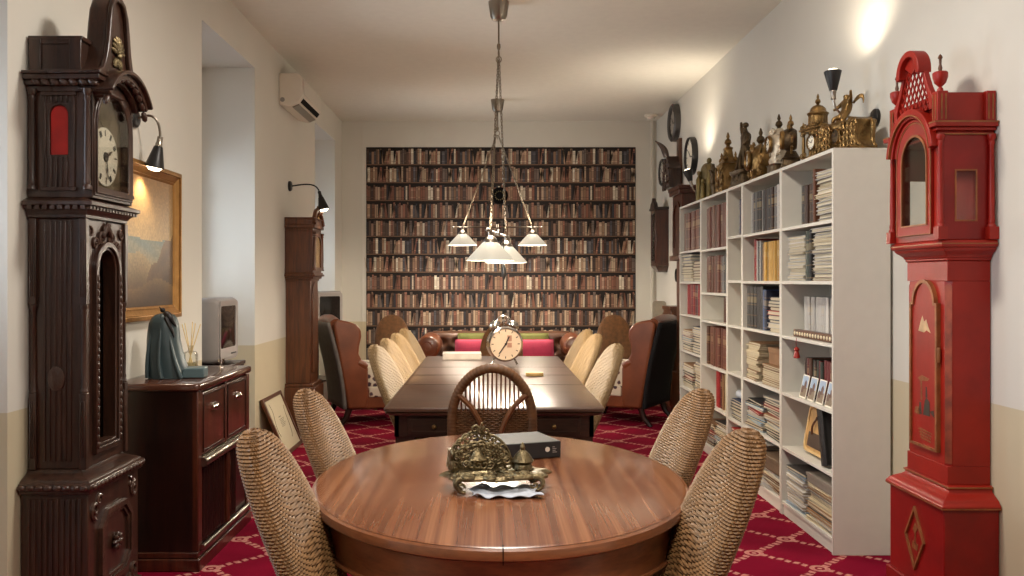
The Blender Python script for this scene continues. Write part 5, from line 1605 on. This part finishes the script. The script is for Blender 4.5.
t = tag(MB().box(0, 0, 0, .23, .37, .08).box(-.003, -.002, .055, .233, .372, .084).build('file_box', plain('brown_folder', srgb(98, 78, 58), .7), None, bevel=.004), 'brown card box on the stack on the bottom shelf of the second bay', 'box')
t.location = (XF+.014, 5.26, zt+.001)
# narrow bay: y 6.04 .. 6.38
upright(2, 0, 6.30, [('pale grey', .02, .25), ('dark blue', .03, .26), ('dark red', .03, .255), ('pale blue', .025, .25), ('red', .03, .25), ('white', .03, .255), ('dark blue', .03, .25), ('red', .03, .25)], .05)
t = thing('wooden_box', 'small brown wooden box on the fourth shelf of the narrow bay', 'box', (XF+.05, 6.05, zof(2, 3)+.0006), 0)
MB().box(0, 0, 0, .12, .13, .10).build('body', M_clockb, t, bevel=.004)
MB().box(-.004, -.004, .1004, .124, .134, .125).build('lid', M_clockb, t, bevel=.004)
zt = stack(2, 4, 6.05, 6.36, mags(7, .021, ['dark blue', 'dark grey', 'black', 'pale grey', 'brown']), 'dark pile', 'book', skew=.06)
t = tag(MB().tube([(0, -.13, 0), (0, .13, 0)], .028, 14).tube([(0, -.131, 0), (0, .131, 0)], .016, 10).build('paper_roll', M_cloth), 'white paper roll on the dark books of the narrow bay', 'paper roll')
t.location = (XF+.07, 6.20, zt+.03)
stack(2, 5, 6.05, 6.37, mags(18, .0125, MIX), 'magazine pile', skew=.08)
# fourth bay: y 6.42 .. 7.18
upright(3, 0, 7.13, rep(['reddish brown', 'brown', 'reddish brown'], 9, .07, .33, .06, .02), .02)
upright(3, 1, 7.14, rep(['brown', 'reddish brown'], 7, .062, .285, .08, .02)+[('grey', .03, .27), ('grey', .03, .275), ('dark grey', .05, .28), ('dark grey', .05, .28)], .03)
upright(3, 2, 6.68, [('brown', .07, .19), ('reddish brown', .07, .195), ('brown', .075, .19)], .04)
upright(3, 3, 7.10, rep(['reddish brown', 'brown'], 10, .065, .30, .06, .01), .02)
upright(3, 4, 6.86, [('red', .06, .275), ('red', .06, .27), ('dark red', .06, .27), ('tan', .05, .26), ('cream', .05, .265), ('brown', .05, .265)], .03)
stack(3, 5, 6.43, 6.80, mags(14, .0145, MIX), 'near pile', skew=.15)
stack(3, 5, 6.83, 7.17, mags(12, .0145, MIX), 'far pile', skew=.15)
# farthest bay: y 7.22 .. 7.98
upright(4, 0, 7.94, rep(['reddish brown', 'brown', 'dark brown'], 8, .080, .335, .06, .02), .02)
zt = stack(4, 1, 7.58, 7.97, mags(7, .026, ['white', 'pale grey', 'dark grey', 'cream'])+[('blue', .03), ('dark blue', .025)], 'far pile', 'book')
stack(4, 1, 7.23, 7.56, mags(7, .026, ['grey', 'tan', 'dark grey', 'cream', 'brown']), 'near pile', 'book')
upright(4, 2, 7.86, [('red', .07, .26), ('red', .07, .265), ('dark red', .07, .26), ('red', .06, .26), ('dark red', .06, .255), ('dark grey', .06, .25), ('red', .06, .26), ('dark red', .06, .26)], .03)
stack(4, 3, 7.60, 7.97, mags(9, .020, MIX), 'far messy pile', 'book', skew=.09, jy=.003)
stack(4, 3, 7.23, 7.58, mags(10, .024, ['dark grey', 'dark blue', 'white', 'black', 'brown', 'pale blue']), 'near messy pile', 'book', skew=.09, jy=.003)
stack(4, 4, 7.55, 7.97, mags(9, .022, MIX), 'far pile', skew=.10, jy=.003)
stack(4, 4, 7.23, 7.52, mags(12, .022, MIX), 'near pile', skew=.10, jy=.003)
stack(4, 5, 7.58, 7.97, mags(13, .0185, MIX), 'far pile', skew=.10, jy=.003)
stack(4, 5, 7.23, 7.54, mags(14, .0185, MIX), 'near pile', skew=.10, jy=.003)

# ================================================================== clocks and bronzes on top of the bookcases
TZ = TOP+.0006; FACE = -PI/2
def dial(t, c, r, mat=M_ivory, rim=M_brass, y=0):
    MB().lathe([(r*1.16, y-.001), (r*1.2, y+.010), (r*1.08, y+.018), (r, y+.010), (r, y-.001)], c, 24, 'y').build('bezel', rim, t)
    d = MB().lathe([(0, y), (r*1.02, y), (r*1.02, y+.007), (0, y+.008)], c, 24, 'y').build('dial', mat, t)
    m = MB()
    for k in range(12):
        q = m.mark(); m.box(-r*.03, -.0095-y, r*.72, r*.03, -.007-y, r*.92); m.xf(Matrix.Translation(c) @ Matrix.Rotation(k*PI/6, 4, 'Y'), q)
    for a, l in ((40, .5), (-70, .72)):
        q = m.mark(); m.box(-r*.03, -.0115-y, -r*.1, r*.03, -.0095-y, r*l); m.xf(Matrix.Translation(c) @ Matrix.Rotation(D(a), 4, 'Y'), q)
    m.build('clock_hands', M_ink, d)
def curls(m, pts, seed, r0=.022, rad=.006):
    r = random.Random(seed)
    for (x, y, z) in pts: scroll(m, (x, y, z), r0*r.uniform(.8, 1.25), r.uniform(.9, 1.4), 'xz', r.uniform(0, 6), rad, 20, 1 if x > 0 else -1)
def finial(m, z, s=1.0, x=0, y=0):
    m.lathe([(.016*s, z), (.010*s, z+.012*s), (.022*s, z+.028*s), (.018*s, z+.045*s), (.007*s, z+.055*s), (.011*s, z+.068*s), (.004*s, z+.09*s), (0, z+.096*s)], (x, y, 0), 14)
GMC = 'gilt mantel clocks on the bookcase tops'
def cherub(name, t, c, s, mat):
    """small seated winged child: one continuous skinned body"""
    x, y, z = c
    V = [(0,0,0),(0,0,.05),(0,-.005,.10),(0,-.01,.125),(0,-.015,.155),(.04,-.01,.10),(.075,-.03,.125),(.10,-.05,.165),(-.04,-.01,.10),(-.075,-.03,.07),(-.085,-.06,.05),(.03,-.04,-.005),(.04,-.075,-.04),(.04,-.08,-.085),(-.03,-.045,-.005),(-.05,-.085,-.02),(-.05,-.09,-.065)]
    E = [(0,1),(1,2),(2,3),(3,4),(2,5),(5,6),(6,7),(2,8),(8,9),(9,10),(0,11),(11,12),(12,13),(0,14),(14,15),(15,16)]
    Rr = [.034,.036,.034,.016,.030,.018,.013,.009,.018,.013,.009,.022,.017,.011,.022,.017,.011]
    o = skin(name, [(x+a*s, y+b*s, z+d*s) for a, b, d in V], E, [q*s for q in Rr], mat, t)
    for q in (-1, 1):
        m = MB(); m.tube(bez((x+q*.02*s, y+.03*s, z+.09*s), (x+q*.06*s, y+.06*s, z+.16*s), (x+q*.10*s, y+.06*s, z+.14*s), (x+q*.09*s, y+.06*s, z+.08*s), 8), [.012*s, .016*s, .02*s, .02*s, .018*s, .014*s, .010*s, .006*s, .003*s], 8, rx=.4)
        m.build('wing', mat, t)
# gilt clock with cherub, nearest the red clock
t = thing('mantel_clock', 'wide gilt mantel clock with a winged cherub, at the red-clock end of the bookcase tops', 'mantel clock', (1.845, 4.60, TZ), FACE+.25, GMC)
m = MB(); m.loft([[(x*k, y*k2, z) for x, y in rrect(.155, .07, .025, 4)] for z, k, k2 in ((0, 1, 1), (.014, 1, 1), (.022, .9, .9), (.06, .80, .82), (.10, .84, .9), (.135, .96, 1.0), (.148, .98, 1.02), (.155, .92, .95))])
m.build('body', M_brass, t, angle=50)
m = MB(); curls(m, [(sx*(.06+.028*i), -.075, .03+.03*j) for sx in (-1, 1) for i in range(4) for j in range(4)], 4, .022, .006)
for sx in (-1, 1):
    m.tube(bez((sx*.10, -.06, .15), (sx*.19, -.06, .14), (sx*.10, -.07, .06), (sx*.185, -.06, .012), 14), [.016-.0005*i for i in range(15)], 8)
    m.tube(bez((sx*.13, .03, .15), (sx*.20, .03, .12), (sx*.12, .03, .05), (sx*.18, .03, .012), 14), [.014-.0004*i for i in range(15)], 8)
m.build('scrollwork', M_brass, t)
dial(t, (0, -.066, .082), .034, M_brassd)
cherub('cherub', t, (.0, .0, .19), .72, M_brass)
m = MB(); curls(m, [(-.05, -.02, .16), (.05, -.02, .16), (-.08, 0, .158), (.08, 0, .158)], 9, .02, .007); m.build('crest_scrolls', M_brass, t)
# temple tower clock
t = thing('mantel_clock', 'tall gilt tower-shaped mantel clock with columns and an urn on its dome', 'mantel clock', (1.86, 5.06, TZ), FACE+.2, GMC)
t.scale = (.92, .92, .92)
m = MB()
for z, a, b, h in ((0, .105, .075, .02), (.02, .095, .066, .012), (.032, .088, .06, .02)): m.box(-a, -b, z, a, b, z+h)
m.box(-.05, -.035, .05, .05, .04, .20)
for z, a, b, h in ((.20, .092, .064, .012), (.212, .10, .072, .012)): m.box(-a, -b, z, a, b, z+h)
m.lathe([(.075, .224), (.07, .24), (.058, .25), (.05, .252), (.05, .30), (.06, .305), (.066, .315), (.05, .325), (.045, .345), (.03, .36), (.014, .366)], n=20)
m.build('body', M_brass, t, bevel=.003)
for sx in (-1, 1):
    for y in (-.052, .05): column(MB(), sx*.075, y, .052, .20, .010, 12).build('column', M_brass, t)
m = MB()
for k in range(6): column(m, cos(k*PI/3)*.052, sin(k*PI/3)*.052, .25, .305, .005, 8)
m.build('colonnade', M_brass, t)
dial(t, (0, -.036, .135), .042)
m = MB(); finial(m, .362, .8); m.build('finial', M_brass, t)
for sx in (-1, 1):
    for y in (-.052, .05): m = MB(); finial(m, .224, .5, sx*.08, y); m.build('finial', M_brass, t)
m = MB(); curls(m, [(sx*(.03+.02*i), -.07, z) for sx in (-1, 1) for i in range(3) for z in (.06, .19, .235)], 6, .014, .004); m.build('scrollwork', M_brass, t)
# round dial between figures
t = thing('mantel_clock', 'small gilt mantel clock whose round pale dial stands forward, beside the tower clock', 'mantel clock', (1.80, 5.34, TZ), FACE-.25, GMC)
t.scale = (1.12, 1.12, 1.12)
m = MB(); m.loft([[(x*k, y*k, z) for x, y in rrect(.085, .055, .015, 3)] for z, k in ((0, 1), (.016, 1), (.022, .88), (.05, .80), (.06, .9), (.07, .7), (.10, .45))])
m.lathe([(0, -.03), (.05, -.03), (.06, -.015), (.06, .02), (.05, .035), (0, .04)], (0, 0, .165), 26, 'y')
m.build('body', M_brassd, t)
dial(t, (0, -.036, .165), .044)
m = MB(); curls(m, [(-.06, 0, .10), (.06, 0, .10), (-.05, -.01, .23), (.05, -.01, .23), (-.07, 0, .16), (.07, 0, .16)], 3, .024, .007); finial(m, .225, .8); m.build('scrollwork', M_brass, t)
# silvered clock
t = thing('mantel_clock', 'pale silvered rococo mantel clock on a dark base', 'mantel clock', (1.84, 5.68, TZ), FACE, GMC)
t.scale = (1.12, 1.12, 1.12)
m = MB(); m.loft([[(x*k, y*k, z) for x, y in rrect(.08, .06, .02, 3)] for z, k in ((0, 1), (.02, 1), (.03, .85), (.06, .85), (.07, .95))])
m.build('base', M_brassd, t)
m = MB(); m.lathe([(.05, .07), (.06, .09), (.055, .13), (.072, .17), (.072, .20), (.055, .24), (.035, .265), (.025, .275)], n=20, sy=.75)
m.build('body', M_silver, t)
dial(t, (0, -.053, .185), .042)
m = MB(); curls(m, [(-.06, -.03, .10), (.06, -.03, .10), (-.07, -.02, .15), (.07, -.02, .15), (-.06, -.02, .22), (.06, -.02, .22), (0, -.04, .25), (-.03, -.04, .26), (.03, -.04, .26)], 8, .022, .007)
m.build('scrollwork', M_silver, t)
m = MB(); finial(m, .27, .95); m.build('finial', M_brassd, t)
# gilt bulbous clock
t = thing('mantel_clock', 'round-bodied gilt mantel clock with a pointed finial, between the silvered clock and the dancing figure', 'mantel clock', (1.83, 6.03, TZ), FACE-.1, GMC)
t.scale = (1.14, 1.14, 1.14)
m = MB(); m.lathe([(.10, 0), (.10, .016), (.085, .026), (.07, .045), (.085, .075), (.10, .12), (.10, .16), (.085, .195), (.05, .215), (.03, .225)], n=24, sy=.72)
m.build('body', M_brass, t)
dial(t, (0, -.068, .135), .05)
m = MB(); curls(m, [(-.095, -.02, .06), (.095, -.02, .06), (-.10, -.02, .13), (.10, -.02, .13), (-.08, -.02, .20), (.08, -.02, .20), (-.04, -.05, .21), (.04, -.05, .21), (-.04, -.06, .05), (.04, -.06, .05)], 12, .026, .008)
m.build('scrollwork', M_brass, t)
m = MB(); finial(m, .22, 1.15); m.build('finial', M_brassd, t)
# dancing figure on a base
t = thing('statuette', 'dark bronze statuette of a dancing figure with one arm raised, on the bookcase top', 'statuette', (1.83, 6.40, TZ), FACE+.15)
t.scale = (1.12, 1.12, 1.12)
m = MB(); m.loft([[(x*k, y*k, z) for x, y in rrect(.10, .075, .02, 3)] for z, k in ((0, 1), (.02, 1), (.03, .85), (.085, .80), (.10, .95), (.115, .95), (.12, .8))])
curls(m, [(-.085, -.05, .05), (.085, -.05, .05), (-.03, -.06, .06), (.03, -.06, .06)], 2, .022, .007)
m.build('base', M_brassd, t)
V = [(0,0,.22),(.005,0,.27),(.012,0,.31),(.012,0,.345),(.016,-.006,.366),(.02,-.014,.395),(-.03,0,.345),(-.055,0,.39),(-.035,-.01,.435),(.05,0,.34),(.075,-.02,.30),(.04,-.035,.275),(.0,0,.17),(-.01,0,.121)]
E = [(0,1),(1,2),(2,3),(3,4),(4,5),(3,6),(6,7),(7,8),(3,9),(9,10),(10,11),(0,12),(12,13)]
skin('figure', V, E, [.036,.03,.033,.028,.013,.021,.014,.011,.009,.014,.011,.009,.046,.058], M_brassd, t)
m = MB()
for i in range(9):
    a = 2*PI*i/9; m.tube(bez((cos(a)*.03, sin(a)*.026, .25), (cos(a)*.042, sin(a)*.036, .20), (cos(a+.2)*.05, sin(a+.2)*.045, .16), (cos(a+.3)*.062, sin(a+.3)*.055, .122), 8), [.006, .007, .008, .009, .010, .011, .011, .012, .012], 6)
m.build('robe', M_brassd, t)
MB().ell((.022, -.006, .405), (.020, .020, .018), 12, 8).build('hair', M_brassd, t)
# spired gilt clock
t = thing('mantel_clock', 'gilt mantel clock with several spires, next to the olive bronze piece', 'mantel clock', (1.83, 6.86, TZ), FACE-.1, GMC)
t.scale = (1.14, 1.14, 1.14)
m = MB(); m.loft([[(x*k, y*k, z) for x, y in rrect(.12, .075, .025, 3)] for z, k in ((0, 1), (.018, 1), (.03, .85), (.06, .72), (.10, .74), (.15, .82), (.19, .8), (.205, .86), (.215, .7), (.25, .42), (.30, .32), (.315, .38), (.325, .2))])
m.build('body', M_brass, t, angle=50)
dial(t, (0, -.058, .135), .048)
m = MB(); finial(m, .32, 1.1); m.build('finial', M_brass, t)
for sx in (-1, 1):
    for q, (a, b) in ((.9, (.075, -.03)), (.8, (.06, .04))): m = MB(); finial(m, .21, q, sx*a, b); m.build('finial', M_brass, t)
m = MB(); curls(m, [(sx*(.06+.03*i), -.06, .04+.045*j) for sx in (-1, 1) for i in range(3) for j in range(4)], 15, .024, .007); m.build('scrollwork', M_brass, t)
# small dark figure and olive piece
t = thing('statuette', 'small dark bronze standing figure between the spired clock and the olive piece', 'statuette', (1.80, 7.18, TZ), FACE)
V = [(0,0,.16),(0,0,.21),(0,0,.24),(0,-.004,.262),(0,-.008,.285),(.03,0,.235),(.055,-.015,.20),(.06,-.04,.225),(-.03,0,.235),(-.06,0,.21),(-.085,-.02,.245),(.018,0,.09),(.016,0,.022),(-.018,0,.09),(-.03,.01,.022)]
E = [(0,1),(1,2),(2,3),(3,4),(2,5),(5,6),(6,7),(2,8),(8,9),(9,10),(0,11),(11,12),(0,13),(13,14)]
skin('figure', V, E, [.028,.028,.024,.012,.02,.014,.011,.008,.014,.011,.008,.019,.013,.019,.013], M_brassd, t)
MB().lathe([(.05, 0), (.05, .012), (.042, .02), (0, .022)], n=20).build('base', M_brassd, t)
t = thing('bronze_sculpture', 'olive bronze sculpture of an upright rounded slab with small figures, near the far wall lamp', 'sculpture', (1.84, 7.52, TZ), FACE+.1)
t.scale = (1.15, 1.15, 1.15)
MB().prism(arch(-.085, .085, .012, .235, 10, 0, .055), -.035, .03).build('slab', M_olive, t, bevel=.02, seg=3)
MB().box(-.10, -.06, 0, .10, .05, .014).build('base', M_olive, t, bevel=.004)
m = MB()
for x, h, k in ((-.055, .24, 1), (.03, .17, .8)):
    m.lathe([(.026*k, .014), (.022*k, h*.5), (.024*k, h*.72), (.010*k, h*.84), (.016*k, h*.90), (.015*k, h*.97), (0, h)], (x, -.05, 0), 12)
m.ell((.02, 0, .305), (.022, .018, .022), 12, 8).tube([(.02, 0, .28), (.02, 0, .30)], .012, 8)
m.build('figures', M_olive, t)

# ================================================================== clocks on the walls
def wall_clock(label, loc, r, rim, d=.05, rimw=.035, rz=-PI/2, face=M_ivory):
    t = thing('wall_clock', label, 'wall clock', loc, rz, 'round clocks on the bookcase wall')
    MB().lathe([(0, 0), (r, 0), (r, d*.8), (r-rimw*.4, d), (r-rimw, d*.8), (r-rimw, d*.5), (0, d*.5)], n=40, axis='y').build('case', rim, t)
    dd = MB().lathe([(0, d*.5), (r-rimw, d*.5), (r-rimw, d*.58), (0, d*.58)], n=40, axis='y').build('dial', face, t)
    m = MB(); y = -d*.58
    for k in range(12):
        q = m.mark(); m.box(-.004, y-.002, (r-rimw)*.78, .004, y, (r-rimw)*.95); m.xf(Matrix.Rotation(k*PI/6, 4, 'Y'), q)
    for a, l in ((-50, .5), (100, .75)):
        q = m.mark(); m.box(-.005, y-.005, -.02, .005, y-.003, (r-rimw)*l); m.xf(Matrix.Rotation(D(a), 4, 'Y'), q)
    m.build('clock_hands', M_ink, dd)
    return t
wall_clock('big round clock with thick grey rim, highest on the wall near the ceiling', (XR, 9.54, 3.05), .20, plain('grey_metal_rim', srgb(84, 80, 78), .4, .5), .07, .05, face=plain('grey_dial', srgb(150, 142, 132), .5))
wall_clock('round white-faced clock with thin dark rim, behind the far wall lamp', (XR, 8.75, 2.585), .185, M_blackm, .06, .014)
wall_clock('round clock with grey rim beyond the carved cuckoo clock', (XR, 10.2, 2.60), .155, plain('dark_grey_rim', srgb(70, 68, 66), .4, .5), .05, .03, face=plain('pale_dial', srgb(190, 184, 172), .5))
wall_clock('tiny round clock low on the wall, beside the end of the bookcase', (XR, 9.35, 1.42), .075, M_blackm, .05, .012)
# carved cuckoo clock
t = thing('cuckoo_clock', 'dark carved cuckoo clock with a slanting bird on a brown board', 'cuckoo clock', (XR, 9.35, 2.33), -PI/2)
MB().box(-.07, -.03, -.02, .07, 0, .52).build('board', M_clockb, t, bevel=.004)
m = MB().prism([(-.13, .0), (.13, .0), (.13, .20), (.16, .19), (0, .34), (-.16, .19), (-.13, .20)], -.15, -.03)
bd = m.build('house', M_dark, t, bevel=.004)
m = MB(); curls(m, [(sx*(.05+.04*i), -.155, .02+.07*j) for sx in (-1, 1) for i in range(3) for j in range(4)], 33, .03, .011)
for sx in (-1, 1):
    for i in range(4): m.ell((sx*(.07+.025*i), -.155, .30-.06*i), (.03, .014, .016), 8, 6, Matrix.Rotation(sx*.8, 3, 'Y'))
m.tube(bez((0, -.15, .33), (0, -.17, .42), (.0, -.19, .44), (0, -.27, .50), 8), [.03, .034, .036, .034, .03, .026, .02, .012, .004], 8)
m.build('carving', M_darkc, bd)
dial(t, (0, -.15, .11), .055, M_ivory, M_dark)
# regulator wall clock
t = thing('regulator_clock', 'brown glazed regulator wall clock hanging on the wall beyond the bookcase', 'wall clock', (XR, 10.12, 1.50), -PI/2)
m = MB().box(-.14, -.14, .06, -.125, 0, .66).box(.125, -.14, .06, .14, 0, .66).box(-.14, -.01, .06, .14, 0, .66).box(-.15, -.15, .03, .15, 0, .06)
m.loft([[(x, y-.07, z) for x, y in ((-a, -b), (a, -b), (a, .07), (-a, .07))] for a, b, z in ((.15, .08, .03), (.10, .05, -.01), (.06, .03, -.04))])
m.build('case', M_mahog, t, bevel=.003)
MB().ring(rect(-.14, .14, .06, .66), rect(-.11, .11, .09, .62), -.152, -.138).build('door', M_mahog, t, bevel=.003)
m = MB().box(-.16, -.165, .66, .16, 0, .69).prism([(-.15, .69), (.15, .69), (.10, .74), (.04, .76), (0, .80), (-.04, .76), (-.10, .74)], -.16, -.12)
m.build('crest', M_mahogd, t, bevel=.004)
MB().box(-.112, -.144, .085, .112, -.141, .625).build('glass', M_glassd, t)
d_ = MB().lathe([(0, .05), (.10, .05), (.10, .056), (0, .056)], (0, 0, .47), 30, 'y').build('dial', M_ivory, t)
m = MB().tube([(0, -.05, .38), (0, -.05, .18)], .004, 6).lathe([(0, .045), (.04, .045), (.04, .055), (0, .055)], (0, 0, .16), 20, 'y'); m.build('pendulum', M_brass, t)
# brown hooded clock case behind the end of the bookcase
t = thing('longcase_clock', 'brown longcase clock mostly hidden behind the far end of the bookcase', 'longcase clock', (XR-.004, 8.32, 0), -PI/2)
MB().box(-.23, -.25, 0, .23, 0, .5).build('base', M_clockb, t, bevel=.005)
MB().box(-.17, -.22, .5, .17, 0, 1.55).build('trunk', M_clockb, t, bevel=.005)
MB().box(-.22, -.28, 1.55, .22, 0, 1.60).build('hood_moulding', M_clockb, t, bevel=.006)
h_ = MB().box(-.20, -.25, 1.60, .20, 0, 2.16).build('hood', M_mahog, t, bevel=.004)
MB().ring(arch(-.16, .16, 1.63, 1.95, 12), arch(-.12, .12, 1.67, 1.95, 12), -.262, -.25).build('hood_door', M_mahog, h_)
MB().box(-.225, -.28, 2.16, .225, 0, 2.20).box(-.235, -.29, 2.20, .235, 0, 2.235).build('cornice', M_mahog, t, bevel=.005)
# round dark plaque on the wallpaper, seen between the pendant chains
t = thing('wall_plaque', 'black round wall plaque with a ring of pale dots on the book wallpaper', 'wall plaque', (.115, YB-.006, 2.385), 0)
MB().lathe([(0, 0), (.10, 0), (.10, .014), (.09, .022), (0, .022)], n=32, axis='y').build('plate', M_black, t)
m = MB()
for k in range(14): m.ell((cos(2*PI*k/14)*.052, -.022, sin(2*PI*k/14)*.052), (.008, .004, .008), 8, 6)
m.build('dots', M_pewter, t)
# grey panel and brown cabinet by the wall behind the black-backed chair
t = thing('fire_screen', 'narrow grey rounded-corner panel standing by the wall behind the black-backed wing chair', 'panel', (1.905, 10.05, 0), 0)
MB().prism([(x, z+.575) for x, z in rrect(.075, .56, .03, 5)], -.02, .02).build('panel', plain('grey_panel', srgb(142, 132, 118), .6), t, bevel=.005)
MB().box(-.085, -.08, 0, .085, .08, .02).build('foot', M_mahogd, t)
t = thing('wooden_cabinet', 'narrow brown wooden cabinet against the wall beyond the end of the bookcase', 'cabinet', (XR-.015, 9.3, 0), -PI/2)
MB().box(-.20, -.135, .05, .20, 0, 1.06).build('body', M_clockb, t, bevel=.004)
MB().box(-.215, -.15, 1.06, .215, 0, 1.10).build('top', M_clockb, t, bevel=.006)
MB().box(-.205, -.14, 0, .205, 0, .05).build('plinth', M_mahogd, t)
dd = MB().ring(rect(-.18, .18, .08, 1.03), rect(-.13, .13, .14, .97), -.15, -.135).build('door', M_clockb, t, bevel=.003)
MB().lathe([(0, 0), (.012, 0), (.012, .02), (0, .024)], (.155, -.15, .6), 12, 'y').build('knob', M_brass, dd)
